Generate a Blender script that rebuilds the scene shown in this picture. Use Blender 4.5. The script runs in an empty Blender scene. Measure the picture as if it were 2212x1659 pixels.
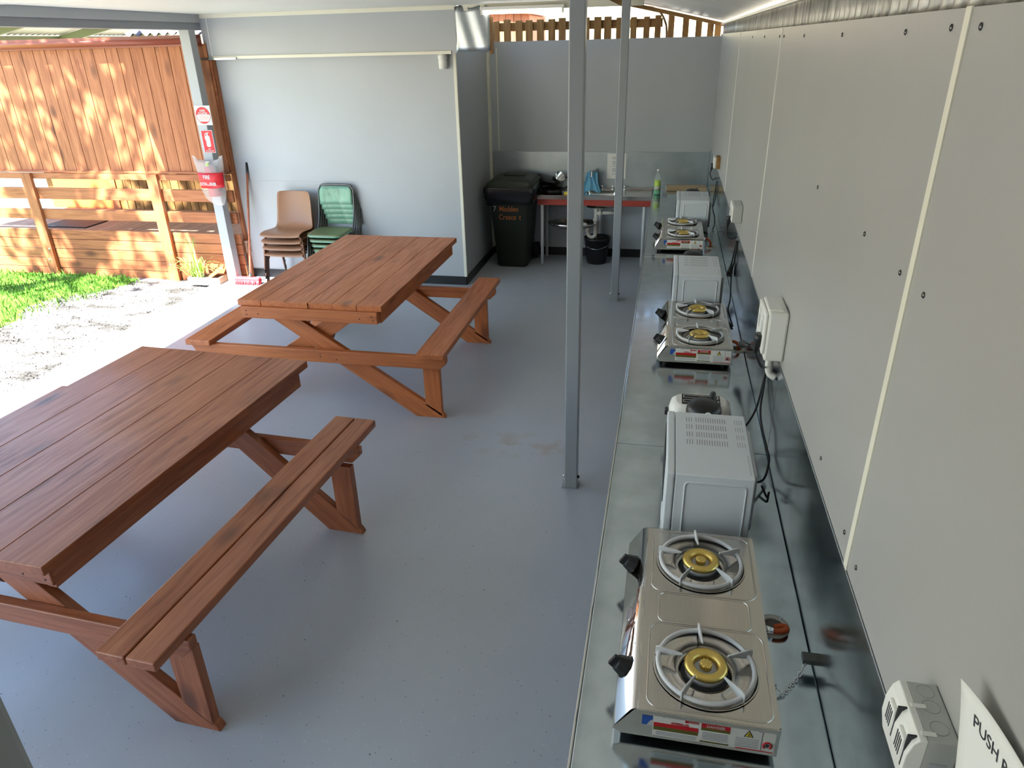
import bpy, bmesh, math, random
from mathutils import Vector, Matrix, noise as mnoise
random.seed(7)
PI = math.pi
scene = bpy.context.scene
COL = scene.collection

# ------------------------------------------------------------------ camera
cam_d = bpy.data.cameras.new('camera'); cam = bpy.data.objects.new('camera', cam_d); COL.objects.link(cam)
right = Vector((0.9792372, 0.2014055, -0.0230293))
down = Vector((0.0662982, -0.4255383, -0.9025085))
fwd = Vector((-0.1915700, 0.8822431, -0.4300558))
M = Matrix.Identity(4)
for i in range(3):
    M[i][0] = right[i]; M[i][1] = -down[i]; M[i][2] = -fwd[i]
M.translation = Vector((0, 0, 2.45))
cam.matrix_world = M
cam_d.sensor_width = 36; cam_d.lens = 36 * 1545.14 / 2212
cam_d.clip_start = 0.02; cam_d.clip_end = 300
scene.camera = cam

# ------------------------------------------------------------------ sky, sun, exposure
world = bpy.data.worlds.new('world'); scene.world = world; world.use_nodes = True
wn = world.node_tree.nodes; wl = world.node_tree.links
bg = wn['Background']
sky = wn.new('ShaderNodeTexSky'); sky.sky_type = 'NISHITA'; sky.sun_disc = False
SUN_DIR = Vector((0.20, 0.72, -1.0)).normalized()
sky.sun_elevation = math.asin(-SUN_DIR.z)
sky.sun_rotation = math.atan2(-SUN_DIR.x, -SUN_DIR.y)
sky.air_density = 1.25; sky.dust_density = 0.4; sky.ozone_density = 1.6
wl.new(sky.outputs[0], bg.inputs[0]); bg.inputs[1].default_value = 0.34
sun_d = bpy.data.lights.new('sun', 'SUN'); sun_d.energy = 20.0; sun_d.angle = math.radians(0.6); sun_d.color = (1.0, 0.97, 0.92)
sun = bpy.data.objects.new('sun', sun_d); COL.objects.link(sun)
sun.rotation_euler = SUN_DIR.to_track_quat('-Z', 'Y').to_euler(); sun.location = (-8, -6, 12)
vs = scene.view_settings
vs.view_transform = 'Standard'; vs.look = 'None'; vs.gamma = 1.0; vs.use_curve_mapping = False
vs.exposure = 1.24
scene.cycles.max_bounces = 10; scene.cycles.diffuse_bounces = 6; scene.cycles.glossy_bounces = 4
scene.cycles.transparent_max_bounces = 12
scene.cycles.use_denoising = True
scene.cycles.sample_clamp_indirect = 6.0
scene.cycles.caustics_reflective = False; scene.cycles.caustics_refractive = False

# ------------------------------------------------------------------ mesh helpers
class MB:
    def __init__(s):
        s.v = []; s.f = []; s.g = []; s.sm = []; s.mi = []; s.cur = 0
    def add(s, vs_, fs, gs=None, smooth=False):
        b = len(s.v)
        s.v += [tuple(v) for v in vs_]
        s.g += [tuple(g) for g in (gs if gs else vs_)]
        for f in fs:
            s.f.append([b + i for i in f]); s.sm.append(smooth); s.mi.append(s.cur)
        return s
    def box(s, x0, x1, y0, y1, z0, z1):
        vs_ = [(x, y, z) for z in (z0, z1) for y in (y0, y1) for x in (x0, x1)]
        d = [abs(x1 - x0), abs(y1 - y0), abs(z1 - z0)]
        o = sorted(range(3), key=lambda i: -d[i]); r = [random.uniform(0, 20) for _ in range(3)]
        gs = [(v[o[0]] + r[0], v[o[1]] + r[1], v[o[2]] + r[2]) for v in vs_]
        return s.add(vs_, [(0, 2, 3, 1), (4, 5, 7, 6), (0, 1, 5, 4), (2, 6, 7, 3), (0, 4, 6, 2), (1, 3, 7, 5)], gs)
    def slab(s, pts, ext):
        """a flat polygon pushed along ext; grain runs along its longest edge"""
        n = len(pts); P = [Vector(p) for p in pts]; e = Vector(ext)
        k = max(range(n), key=lambda i: (P[(i + 1) % n] - P[i]).length)
        a = (P[(k + 1) % n] - P[k]).normalized(); c = e.normalized(); b = c.cross(a)
        r = [random.uniform(0, 20) for _ in range(3)]
        vs_ = P + [p + e for p in P]
        gs = [(p.dot(a) + r[0], p.dot(b) + r[1], p.dot(c) + r[2]) for p in vs_]
        nrm = Vector((0, 0, 0))
        for i in range(n): nrm += P[i].cross(P[(i + 1) % n])
        fs = [tuple(range(n)), tuple(range(2 * n - 1, n - 1, -1))] + [(i, i + n, (i + 1) % n + n, (i + 1) % n) for i in range(n)]
        if nrm.dot(e) > 0: fs = [tuple(reversed(f)) for f in fs]
        return s.add(vs_, fs, gs)
    def beam(s, p0, p1, w, t, up=(0, 0, 1)):
        a = Vector(p0); d = Vector(p1) - a; u = Vector(up)
        sd = d.cross(u).normalized(); u = sd.cross(d).normalized()
        q = [a + sd * (i * w / 2) + u * (j * t / 2) for i, j in ((-1, -1), (1, -1), (1, 1), (-1, 1))]
        return s.slab(q, d) if False else s._beam(q, d, sd, u)
    def _beam(s, q, d, sd, u):
        vs_ = q + [p + d for p in q]; dn = d.normalized(); r = [random.uniform(0, 20) for _ in range(3)]
        gs = [(p.dot(dn) + r[0], p.dot(sd) + r[1], p.dot(u) + r[2]) for p in vs_]
        return s.add(vs_, [(0, 1, 2, 3), (7, 6, 5, 4), (0, 4, 5, 1), (1, 5, 6, 2), (2, 6, 7, 3), (3, 7, 4, 0)], gs)
    def loft(s, rings, cap=True, smooth=True, close=True):
        n = len(rings[0]); vs_ = [p for r in rings for p in r]; fs = []
        for i in range(len(rings) - 1):
            for j in range(n if close else n - 1):
                k = (j + 1) % n
                fs.append((i * n + j, i * n + k, (i + 1) * n + k, (i + 1) * n + j))
        s.add(vs_, fs, None, smooth)
        if cap:
            b = len(s.v) - len(vs_)
            s.f.append([b + j for j in range(n - 1, -1, -1)]); s.sm.append(False); s.mi.append(s.cur)
            s.f.append([b + (len(rings) - 1) * n + j for j in range(n)]); s.sm.append(False); s.mi.append(s.cur)
        return s
    def tube(s, path, r, n=8, cap=True):
        P = [Vector(p) for p in path]; m = len(P); rings = []; up = None
        for i in range(m):
            t = (P[min(i + 1, m - 1)] - P[max(i - 1, 0)]).normalized()
            if up is None: up = Vector((0, 0, 1)) if abs(t.z) < 0.9 else Vector((1, 0, 0))
            sd = t.cross(up)
            if sd.length < 1e-4: sd = t.cross(Vector((0, 1, 0.3)))
            sd.normalize(); up = sd.cross(t).normalized()
            rr = r[i] if isinstance(r, (list, tuple)) else r
            rings.append([P[i] + sd * (rr * math.cos(2 * PI * k / n)) + up * (rr * math.sin(2 * PI * k / n)) for k in range(n)])
        return s.loft(rings, cap)
    def lathe(s, prof, n=24, c=(0, 0, 0), cap=False, smooth=True):
        rings = [[(c[0] + r * math.cos(2 * PI * k / n), c[1] + r * math.sin(2 * PI * k / n), c[2] + z) for k in range(n)] for r, z in prof]
        return s.loft(rings, cap, smooth)
    def torus(s, R, r, c=(0, 0, 0), n=36, m=8):
        vs_ = []; fs = []
        for i in range(n):
            for j in range(m):
                a = 2 * PI * i / n; b = 2 * PI * j / m; q = R + r * math.cos(b)
                vs_.append((c[0] + q * math.cos(a), c[1] + q * math.sin(a), c[2] + r * math.sin(b)))
                fs.append((i * m + j, ((i + 1) % n) * m + j, ((i + 1) % n) * m + (j + 1) % m, i * m + (j + 1) % m))
        return s.add(vs_, fs, None, True)
    def ellipsoid(s, c, rx, ry, rz, n=16, m=10):
        rings = [[(c[0] + rx * math.sin(PI * i / m) * math.cos(2 * PI * k / n), c[1] + ry * math.sin(PI * i / m) * math.sin(2 * PI * k / n), c[2] - rz * math.cos(PI * i / m)) for k in range(n)] for i in range(m + 1)]
        return s.loft(rings, False)
    def grid(s, rows, smooth=True):
        return s.loft(rows, False, smooth, close=False)
    def build(s, name, mats, parent=None, bevel=0, seg=2, solid=0, sub=0, loc=None, rot=None):
        me = bpy.data.meshes.new(name); me.from_pydata(s.v, [], s.f)
        a = me.attributes.new('grain', 'FLOAT_VECTOR', 'POINT'); a.data.foreach_set('vector', [c for g in s.g for c in g])
        if not isinstance(mats, (list, tuple)): mats = [mats]
        for m in mats: me.materials.append(m)
        me.polygons.foreach_set('use_smooth', s.sm); me.polygons.foreach_set('material_index', s.mi)
        bm = bmesh.new(); bm.from_mesh(me); bmesh.ops.recalc_face_normals(bm, faces=bm.faces[:]); bm.to_mesh(me); bm.free()
        me.update()
        o = bpy.data.objects.new(name, me); COL.objects.link(o)
        if parent: o.parent = parent
        if loc: o.location = loc
        if rot: o.rotation_euler = rot
        if solid:
            md = o.modifiers.new('solid', 'SOLIDIFY'); md.thickness = solid; md.offset = 0
        if sub:
            md = o.modifiers.new('sub', 'SUBSURF'); md.levels = sub; md.render_levels = sub
        if bevel:
            md = o.modifiers.new('bevel', 'BEVEL'); md.width = bevel; md.segments = seg; md.limit_method = 'ANGLE'; md.angle_limit = math.radians(40)
        return o

def tag(o, label, cat, group=None, kind=None):
    o['label'] = label; o['category'] = cat
    if group: o['group'] = group
    if kind: o['kind'] = kind
    return o
def thing(name, label, cat, loc=(0, 0, 0), rotz=0, group=None):
    o = bpy.data.objects.new(name, None); COL.objects.link(o); o.empty_display_size = 0.1
    o.location = loc; o.rotation_euler = (0, 0, rotz)
    return tag(o, label, cat, group)
def struct(o, label=None, cat=None):
    o['kind'] = 'structure'
    if label: o['label'] = label
    if cat: o['category'] = cat
    return o
def copy_tree(o, parent=None):
    c = o.copy(); COL.objects.link(c)
    if parent: c.parent = parent
    for ch in list(o.children): copy_tree(ch, c)
    return c
def dup(o, loc, rotz, label, group=None):
    c = copy_tree(o); c.location = loc; c.rotation_euler = (0, 0, rotz); c['label'] = label
    if group: c['group'] = group
    return c
def rrect(x0, x1, y0, y1, z, r, n=4):
    out = []
    for cx, cy, a0 in ((x1 - r, y1 - r, 0), (x0 + r, y1 - r, PI / 2), (x0 + r, y0 + r, PI), (x1 - r, y0 + r, 1.5 * PI)):
        for k in range(n + 1):
            a = a0 + PI / 2 * k / n
            out.append((cx + r * math.cos(a), cy + r * math.sin(a), z))
    return out
def spline(pts, n=8):
    P = [Vector(p) for p in pts]; P = [P[0] * 2 - P[1]] + P + [P[-1] * 2 - P[-2]]; out = []
    for i in range(1, len(P) - 2):
        for k in range(n):
            t = k / n
            out.append(0.5 * (2 * P[i] + (P[i + 1] - P[i - 1]) * t + (2 * P[i - 1] - 5 * P[i] + 4 * P[i + 1] - P[i + 2]) * t * t + (3 * P[i] - P[i - 1] - 3 * P[i + 1] + P[i + 2]) * t ** 3))
    out.append(P[-2]); return out
def text(name, body, size, m, parent, loc, xdir, ydir, align='LEFT', ext=0.0006, sx=1.0, valign='TOP', space=1.0, bold=0.0):
    c = bpy.data.curves.new(name, 'FONT'); c.body = body; c.size = size; c.align_x = align; c.align_y = valign
    c.extrude = ext; c.space_line = space; c.materials.append(m); c.offset = bold
    tmp = bpy.data.objects.new('tmp', c); COL.objects.link(tmp); bpy.context.view_layer.update()
    me = bpy.data.meshes.new_from_object(tmp.evaluated_get(bpy.context.evaluated_depsgraph_get())); bpy.data.objects.remove(tmp)
    me.name = name; me.materials.clear(); me.materials.append(m)
    o = bpy.data.objects.new(name, me); COL.objects.link(o)
    X = Vector(xdir).normalized(); Y = Vector(ydir).normalized(); Z = X.cross(Y).normalized()
    mm = Matrix.Identity(4)
    for i in range(3): mm[i][0] = X[i] * sx; mm[i][1] = Y[i]; mm[i][2] = Z[i]
    mm.translation = Vector(loc)
    if parent: o.parent = parent
    o.matrix_local = mm
    return o

# ------------------------------------------------------------------ materials
def mat(name, col, rough=0.5, metal=0.0, spec=0.5, coat=0.0, emit=0.0, alpha=1.0, trans=0.0, ior=1.45):
    m = bpy.data.materials.new(name); m.use_nodes = True; b = m.node_tree.nodes['Principled BSDF']
    b.inputs['Base Color'].default_value = (*col, 1); b.inputs['Roughness'].default_value = rough; b.inputs['Metallic'].default_value = metal
    b.inputs['Specular IOR Level'].default_value = spec; b.inputs['Coat Weight'].default_value = coat; b.inputs['Coat Roughness'].default_value = 0.1
    b.inputs['Transmission Weight'].default_value = trans; b.inputs['IOR'].default_value = ior; b.inputs['Alpha'].default_value = alpha
    if emit: b.inputs['Emission Color'].default_value = (*col, 1); b.inputs['Emission Strength'].default_value = emit
    return m
class NT:
    def __init__(s, m):
        s.m = m; s.n = m.node_tree.nodes; s.l = m.node_tree.links; s.b = s.n['Principled BSDF']
    def new(s, t, **k):
        n = s.n.new(t)
        for a, v in k.items(): setattr(n, a, v)
        return n
    def coord(s, out='Object', scale=(1, 1, 1), rot=(0, 0, 0), attr=None):
        mp = s.new('ShaderNodeMapping'); mp.inputs['Scale'].default_value = scale; mp.inputs['Rotation'].default_value = rot
        if attr:
            a = s.new('ShaderNodeAttribute', attribute_name=attr); s.l.new(a.outputs['Vector'], mp.inputs[0])
        else:
            t = s.new('ShaderNodeTexCoord'); s.l.new(t.outputs[out], mp.inputs[0])
        return mp.outputs[0]
    def noise(s, vec, scale, detail=4, rough=0.55, dist=0.0):
        n = s.new('ShaderNodeTexNoise'); n.inputs['Scale'].default_value = scale; n.inputs['Detail'].default_value = detail
        n.inputs['Roughness'].default_value = rough; n.inputs['Distortion'].default_value = dist
        s.l.new(vec, n.inputs['Vector']); return n.outputs['Fac']
    def voro(s, vec, scale, feature='F1', out='Distance', rnd=1.0):
        n = s.new('ShaderNodeTexVoronoi', feature=feature); n.inputs['Scale'].default_value = scale; n.inputs['Randomness'].default_value = rnd
        s.l.new(vec, n.inputs['Vector']); return n.outputs[out]
    def ramp(s, fac, stops, interp='LINEAR'):
        n = s.new('ShaderNodeValToRGB'); cr = n.color_ramp; cr.interpolation = interp
        while len(cr.elements) < len(stops): cr.elements.new(0.5)
        for e, (p, c) in zip(cr.elements, stops):
            e.position = p; e.color = (*c, 1) if len(c) == 3 else c
        s.l.new(fac, n.inputs[0]); return n.outputs[0]
    def mix(s, fac, a, b, mode='MIX'):
        n = s.new('ShaderNodeMix', data_type='RGBA', blend_type=mode)
        for i, v in ((0, fac), (6, a), (7, b)):
            if isinstance(v, (int, float)): n.inputs[i].default_value = v
            elif isinstance(v, tuple): n.inputs[i].default_value = (*v, 1)
            else: s.l.new(v, n.inputs[i])
        return n.outputs[2]
    def math(s, op, a, b=0.0):
        n = s.new('ShaderNodeMath', operation=op)
        for i, v in ((0, a), (1, b)):
            if isinstance(v, (int, float)): n.inputs[i].default_value = v
            else: s.l.new(v, n.inputs[i])
        return n.outputs[0]
    def color(s, c): s.l.new(c, s.b.inputs['Base Color'])
    def rough(s, c): s.l.new(c, s.b.inputs['Roughness'])
    def bump(s, h, strength=0.2, dist=0.01):
        n = s.new('ShaderNodeBump'); n.inputs['Strength'].default_value = strength; n.inputs['Distance'].default_value = dist
        s.l.new(h, n.inputs['Height']); s.l.new(n.outputs[0], s.b.inputs['Normal'])
g3 = lambda v: (v, v, v)
def painted(name, col, rough=0.45, var=0.06, bump=0.05):
    m = mat(name, col, rough); t = NT(m); v = t.coord()
    n = t.noise(v, 1.3, 3); lo = tuple(c * (1 - var) for c in col); hi = tuple(c * (1 + var) for c in col)
    t.color(t.ramp(n, [(0.3, lo), (0.7, hi)])); t.bump(t.noise(v, 90, 2), bump, 0.003); return m
def wood(name, dark, mid, light, rough=0.4, coat=0.25, knots=True, gscale=1.0):
    m = mat(name, mid, rough, coat=coat); t = NT(m)
    v = t.coord(attr='grain', scale=(1.2 * gscale, 16 * gscale, 16 * gscale))
    n1 = t.noise(v, 1.6, 7, 0.6, 1.2)
    c = t.ramp(n1, [(0.28, dark), (0.5, mid), (0.74, light)])
    v2 = t.coord(attr='grain', scale=(1.0, 2.2, 2.2)); n2 = t.noise(v2, 1.1, 3)
    c = t.mix(t.ramp(n2, [(0.35, g3(0.0)), (0.7, g3(0.55))]), c, light)
    if knots:
        k = t.voro(t.coord(attr='grain', scale=(1.0, 2.3, 2.3)), 1.5)
        c = t.mix(t.ramp(k, [(0.0, g3(0.95)), (0.07, g3(0.75)), (0.19, g3(0.0))]), c, tuple(x * 0.55 for x in dark))
    t.color(c); t.rough(t.ramp(n1, [(0.3, g3(rough + 0.12)), (0.7, g3(rough - 0.08))])); t.bump(n1, 0.18, 0.004); return m
def metal(name, col, rough, var=0.1, scale=14, streak=(1, 1, 1), vor=False):
    m = mat(name, col, rough, 1.0); t = NT(m); v = t.coord(scale=streak)
    n = t.voro(v, scale, out='Color') if vor else t.noise(v, scale, 5)
    f = t.math('MULTIPLY', n, 1.0)
    t.color(t.ramp(f, [(0.2, tuple(c * (1 - var) for c in col)), (0.8, tuple(min(1, c * (1 + var)) for c in col))]))
    t.rough(t.ramp(t.noise(t.coord(), 3.0, 5), [(0.3, g3(max(0.03, rough - (0.04 if rough < 0.27 and rough > 0.12 else 0.02)))), (0.7, g3(min(0.262, rough * 1.35) if rough < 0.27 else rough + 0.1))])); return m

m_wall = painted('grey_wall_paint', (0.415, 0.44, 0.455), 0.38, 0.03)
m_wall_r = painted('warm_grey_wall_paint', (0.37, 0.368, 0.35), 0.35, 0.03)
m_cream = painted('cream_trim_paint', (0.74, 0.72, 0.60), 0.4, 0.03)
m_post = painted('grey_post_paint', (0.28, 0.30, 0.315), 0.3, 0.04)
m_post_pale = painted('pale_grey_post_paint', (0.37, 0.38, 0.385), 0.45, 0.04)
m_beam = painted('slate_beam_paint', (0.26, 0.27, 0.29), 0.45, 0.04)
m_ceil = painted('white_ceiling_paint', (0.78, 0.77, 0.72), 0.5, 0.02)
m_black = mat('black_plastic', (0.012, 0.012, 0.013), 0.35)
m_rubber = mat('black_rubber', (0.015, 0.015, 0.016), 0.6)
m_skirt = mat('black_skirting_vinyl', (0.012, 0.013, 0.014), 0.35)
m_white = painted('white_enamel', (0.66, 0.70, 0.73), 0.28, 0.015, 0.0)
m_white_pl = painted('white_plastic', (0.78, 0.77, 0.72), 0.35, 0.03, 0.02)
m_grey_pl = painted('grey_plastic', (0.46, 0.47, 0.44), 0.4, 0.03, 0.02)
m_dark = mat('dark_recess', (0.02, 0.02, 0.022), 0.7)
m_steel = metal('brushed_stainless', (0.60, 0.57, 0.52), 0.16, 0.05, 6, (40, 1.2, 40))
m_mirror = metal('polished_stainless', (0.66, 0.62, 0.57), 0.06, 0.04, 3)
m_dark_chrome = metal('dull_dark_chrome', (0.11, 0.11, 0.105), 0.25, 0.1)
m_chrome = metal('chrome', (0.72, 0.72, 0.72), 0.12, 0.05)
m_galv = metal('galvanised_sheet', (0.53, 0.61, 0.66), 0.15, 0.16, 9, (1, 1, 1))
m_galv_dull = metal('dull_galvanised_sheet', (0.42, 0.455, 0.46), 0.36, 0.14, 5)
m_brass = metal('brass', (0.72, 0.52, 0.15), 0.28, 0.12, 30)
m_iron = painted('silver_enamel', (0.62, 0.62, 0.62), 0.32, 0.05)
m_red_band = mat('red_print', (0.56, 0.014, 0.022), 0.45)
m_white_ink = mat('white_print', (0.52, 0.515, 0.495), 0.5)
m_black_ink = mat('black_print', (0.03, 0.03, 0.035), 0.6)
m_grey_ink = mat('grey_print', (0.42, 0.43, 0.45), 0.6)
m_paper = painted('white_paper', (0.80, 0.79, 0.74), 0.6, 0.02, 0.03)
m_yellow = mat('yellow_print', (0.85, 0.65, 0.03), 0.4)
m_blue_ink = mat('blue_print', (0.03, 0.10, 0.42), 0.4)
m_olive = mat('olive_print', (0.12, 0.11, 0.02), 0.5)
m_orange_rubber = mat('orange_rubber_hose', (0.72, 0.14, 0.04), 0.45)
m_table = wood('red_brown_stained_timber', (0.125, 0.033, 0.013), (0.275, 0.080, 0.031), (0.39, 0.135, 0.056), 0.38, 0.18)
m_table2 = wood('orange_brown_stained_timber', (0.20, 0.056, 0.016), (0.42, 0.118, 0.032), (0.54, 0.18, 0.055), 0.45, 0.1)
m_clad = wood('orange_stained_boards', (0.17, 0.050, 0.018), (0.35, 0.115, 0.043), (0.45, 0.17, 0.068), 0.6, 0.0, True, 0.8)
m_deck = wood('weathered_deck_boards', (0.22, 0.12, 0.07), (0.36, 0.21, 0.13), (0.46, 0.29, 0.19), 0.6, 0.0)
m_pale = wood('brown_fence_palings', (0.10, 0.045, 0.012), (0.22, 0.11, 0.03), (0.32, 0.18, 0.06), 0.7, 0.0)
m_red_timber = wood('red_painted_timber', (0.30, 0.035, 0.022), (0.40, 0.05, 0.032), (0.45, 0.06, 0.04), 0.45, 0.1, False)
m_brown_shell = mat('brown_moulded_plastic', (0.33, 0.165, 0.09), 0.38)
m_brown_metal = mat('brown_painted_tube', (0.20, 0.095, 0.055), 0.35, 0.3)
m_gutter = mat('brown_red_gutter', (0.30, 0.08, 0.05), 0.3)
m_green_bin = painted('dark_green_bin_plastic', (0.014, 0.019, 0.011), 0.5, 0.12, 0.04)
m_liner = mat('black_bin_liner', (0.012, 0.012, 0.014), 0.22)
m_orange_ink = mat('faded_orange_print', (0.42, 0.12, 0.03), 0.6)
m_blue_cloth = mat('blue_cloth', (0.15, 0.40, 0.58), 0.85)
m_red_bristle = mat('red_bristles', (0.60, 0.05, 0.06), 0.8)
m_handle_wood = wood('broom_handle_timber', (0.30, 0.08, 0.04), (0.45, 0.14, 0.07), (0.52, 0.19, 0.1), 0.4, 0.2, False)
m_bark = wood('bark', (0.06, 0.045, 0.03), (0.12, 0.09, 0.06), (0.2, 0.16, 0.11), 0.9, 0.0)
m_pvc = mat('white_pvc_pipe', (0.74, 0.70, 0.60), 0.4)
m_green_roof = painted('green_rafter_paint', (0.20, 0.24, 0.13), 0.5)
m_corr = painted('galvanised_roofing', (0.10, 0.10, 0.115), 0.42, 0.1); m_corr.node_tree.nodes['Principled BSDF'].inputs['Metallic'].default_value = 0.3
m_roof_under = painted('pale_roof_sheet', (0.62, 0.60, 0.55), 0.35, 0.08)
m_skylight = painted('translucent_roof_sheet', (0.66, 0.65, 0.61), 0.35, 0.06)
_t = NT(m_skylight); _tl = _t.new('ShaderNodeBsdfTranslucent'); _tl.inputs[0].default_value = (0.80, 0.84, 0.86, 1); _mx = _t.new('ShaderNodeMixShader'); _mx.inputs[0].default_value = 0.055
_t.l.new(_t.b.outputs[0], _mx.inputs[1]); _t.l.new(_tl.outputs[0], _mx.inputs[2]); _t.l.new(_mx.outputs[0], _t.n['Material Output'].inputs['Surface'])
m_glow = mat('fluorescent_tube', (1.0, 0.98, 0.92), 0.3, emit=3.0)

def worn_green():
    m = mat('worn_green_enamel', (0.22, 0.42, 0.29), 0.3); t = NT(m); v = t.coord(scale=(3, 3, 1.2))
    n = t.noise(v, 4, 6, 0.65)
    t.color(t.ramp(n, [(0.32, (0.10, 0.09, 0.07)), (0.4, (0.17, 0.36, 0.24)), (0.6, (0.24, 0.46, 0.33)), (0.72, (0.5, 0.55, 0.44))])); return m
m_green = worn_green()
m_green_seat = painted('olive_green_enamel', (0.16, 0.19, 0.09), 0.4, 0.2)
def floor_mat():
    m = mat('grey_epoxy_floor', (0.25, 0.275, 0.31), 0.22, spec=0.75); t = NT(m); v = t.coord()
    n = t.noise(v, 0.8, 4); c = t.ramp(n, [(0.3, (0.365, 0.40, 0.445)), (0.7, (0.41, 0.445, 0.49))])
    for sc_, thr, col, ro in ((70, 0.80, (0.66, 0.68, 0.70), 0.0), (60, 0.80, (0.05, 0.05, 0.06), 1.0), (34, 0.88, (0.10, 0.10, 0.11), 2.0)):
        vv = t.coord(rot=(0, 0, ro)); dist = t.voro(vv, sc_); pick = t.voro(vv, sc_, out='Color')
        c = t.mix(t.math('MULTIPLY', t.ramp(dist, [(0.0, g3(0.8)), (0.12, g3(0.8)), (0.17, g3(0))]), t.ramp(pick, [(thr, g3(0)), (thr + 0.01, g3(1))])), c, col)
    # a tan stain trailing across the paint near the post
    w = t.new('ShaderNodeMapping'); tc = t.new('ShaderNodeTexCoord'); t.l.new(tc.outputs['Object'], w.inputs[0])
    w.inputs['Location'].default_value = (0.85, -4.1, 0); 
    w2 = t.new('ShaderNodeMapping'); t.l.new(w.outputs[0], w2.inputs[0]); w2.inputs['Scale'].default_value = (1.7, 4.5, 1); w2.inputs['Rotation'].default_value = (0, 0, 0.35)
    gr = t.new('ShaderNodeTexGradient', gradient_type='SPHERICAL'); t.l.new(w2.outputs[0], gr.inputs[0])
    st = t.math('MULTIPLY', t.ramp(gr.outputs['Fac'], [(0.1, g3(0)), (0.6, g3(1))]), t.ramp(t.noise(v, 7, 5), [(0.5, g3(0)), (0.62, g3(0.5))]))
    c = t.mix(st, c, (0.32, 0.24, 0.15))
    t.color(c); t.rough(t.ramp(t.noise(v, 2.2, 5), [(0.3, g3(0.28)), (0.7, g3(0.36))]))
    h = t.math('ADD', t.noise(v, 5, 4), t.math('MULTIPLY', t.noise(v, 60, 2), 0.08)); t.bump(h, 0.10, 0.02); return m
m_floor = floor_mat()
def gravel_mat():
    m = mat('pale_gravel', (0.5, 0.48, 0.44), 0.9); t = NT(m); v = t.coord()
    c = t.ramp(t.voro(v, 42, out='Color'), [(0.1, (0.09, 0.088, 0.085)), (0.45, (0.27, 0.265, 0.255)), (0.9, (0.46, 0.455, 0.44))])
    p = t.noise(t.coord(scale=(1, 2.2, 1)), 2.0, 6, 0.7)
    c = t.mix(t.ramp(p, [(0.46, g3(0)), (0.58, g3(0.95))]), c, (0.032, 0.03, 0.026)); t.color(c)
    t.bump(t.voro(v, 42), 0.7, 0.02); return m
m_gravel = gravel_mat()
def grassy(name, a, b):
    m = mat(name, a, 0.75); t = NT(m); t.color(t.ramp(t.noise(t.coord(), 6, 4), [(0.3, a), (0.7, b)])); return m
m_grass = grassy('grass_blades', (0.05, 0.16, 0.010), (0.13, 0.28, 0.028))
m_soil = grassy('earth', (0.20, 0.18, 0.14), (0.34, 0.31, 0.26))
m_leaf = grassy('tree_leaves', (0.05, 0.11, 0.02), (0.11, 0.19, 0.04))
m_strap = grassy('strap_leaves', (0.18, 0.32, 0.05), (0.36, 0.48, 0.12))
def weathered():
    m = mat('weathered_galvanised_iron', (0.4, 0.39, 0.36), 0.45, 0.5); t = NT(m)
    n = t.noise(t.coord(scale=(1, 9, 1.2)), 5, 6, 0.6)
    t.color(t.ramp(n, [(0.3, (0.22, 0.21, 0.19)), (0.5, (0.42, 0.41, 0.38)), (0.72, (0.62, 0.60, 0.55))])); return m
m_weath = weathered()
def clear(name, tint, alpha, rough=0.25):
    m = bpy.data.materials.new(name); m.use_nodes = True; t = NT(m)
    b = t.b; b.inputs['Base Color'].default_value = (*tint, 1); b.inputs['Roughness'].default_value = rough
    tr = t.new('ShaderNodeBsdfTransparent'); mx = t.new('ShaderNodeMixShader'); mx.inputs[0].default_value = alpha
    t.l.new(tr.outputs[0], mx.inputs[1]); t.l.new(b.outputs[0], mx.inputs[2]); t.l.new(mx.outputs[0], t.n['Material Output'].inputs['Surface']); return m
m_bag = clear('milky_plastic_film', (0.62, 0.61, 0.58), 0.34)
m_clear_pl = clear('clear_bottle_plastic', (0.7, 0.8, 0.75), 0.16, 0.1)
m_glass = clear('clear_glass', (0.85, 0.9, 0.9), 0.25, 0.05)
m_detergent = mat('green_detergent', (0.01, 0.33, 0.13), 0.15)
# ================================================================== the setting
def sbox(name, m, *b, bevel=0, kind=True, parent=None):
    o = MB().box(*b).build(name, m, parent, bevel)
    if kind and not parent: o['kind'] = 'structure'
    return o
sbox('floor', m_floor, -5.08, 0.62, -2.6, 8.95, -0.14, 0.0)
sbox('ground', m_soil, -45, 45, -25, 60, -0.3, -0.10)
# right wall: fibre-cement sheets with cover strips and screws
wr = sbox('wall_right', m_wall_r, 0.485, 0.535, -2.6, 8.95, -0.1, 2.487)
for y, w, m in ((1.49, 0.026, m_cream), (3.87, 0.010, m_white_pl), (6.27, 0.010, m_white_pl), (8.70, 0.012, m_wall_r)):
    MB().box(0.4815, 0.486, y - w / 2, y + w / 2, 1.296, 2.489).build('cover_strip', m, wr, 0.001)
sc0 = None
for y, z in ((1.565, 2.457), (1.424, 2.457), (1.85, 2.452), (2.51, 2.45), (3.22, 2.45), (3.80, 2.45), (3.95, 2.45), (4.6, 2.45), (5.3, 2.45),
             (1.555, 2.006), (1.87, 2.01), (2.517, 2.006), (1.40, 2.009), (1.88, 1.366), (1.421, 1.351), (1.55, 1.354)):
    if sc0 is None:
        sc0 = MB().ellipsoid((0, 0, 0), 0.003, 0.0065, 0.0065, 10, 6).build('screw', m_dark_chrome, wr, loc=(0.484, y, z))
    else:
        c = sc0.copy(); COL.objects.link(c); c.location = (0.484, y, z)
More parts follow.
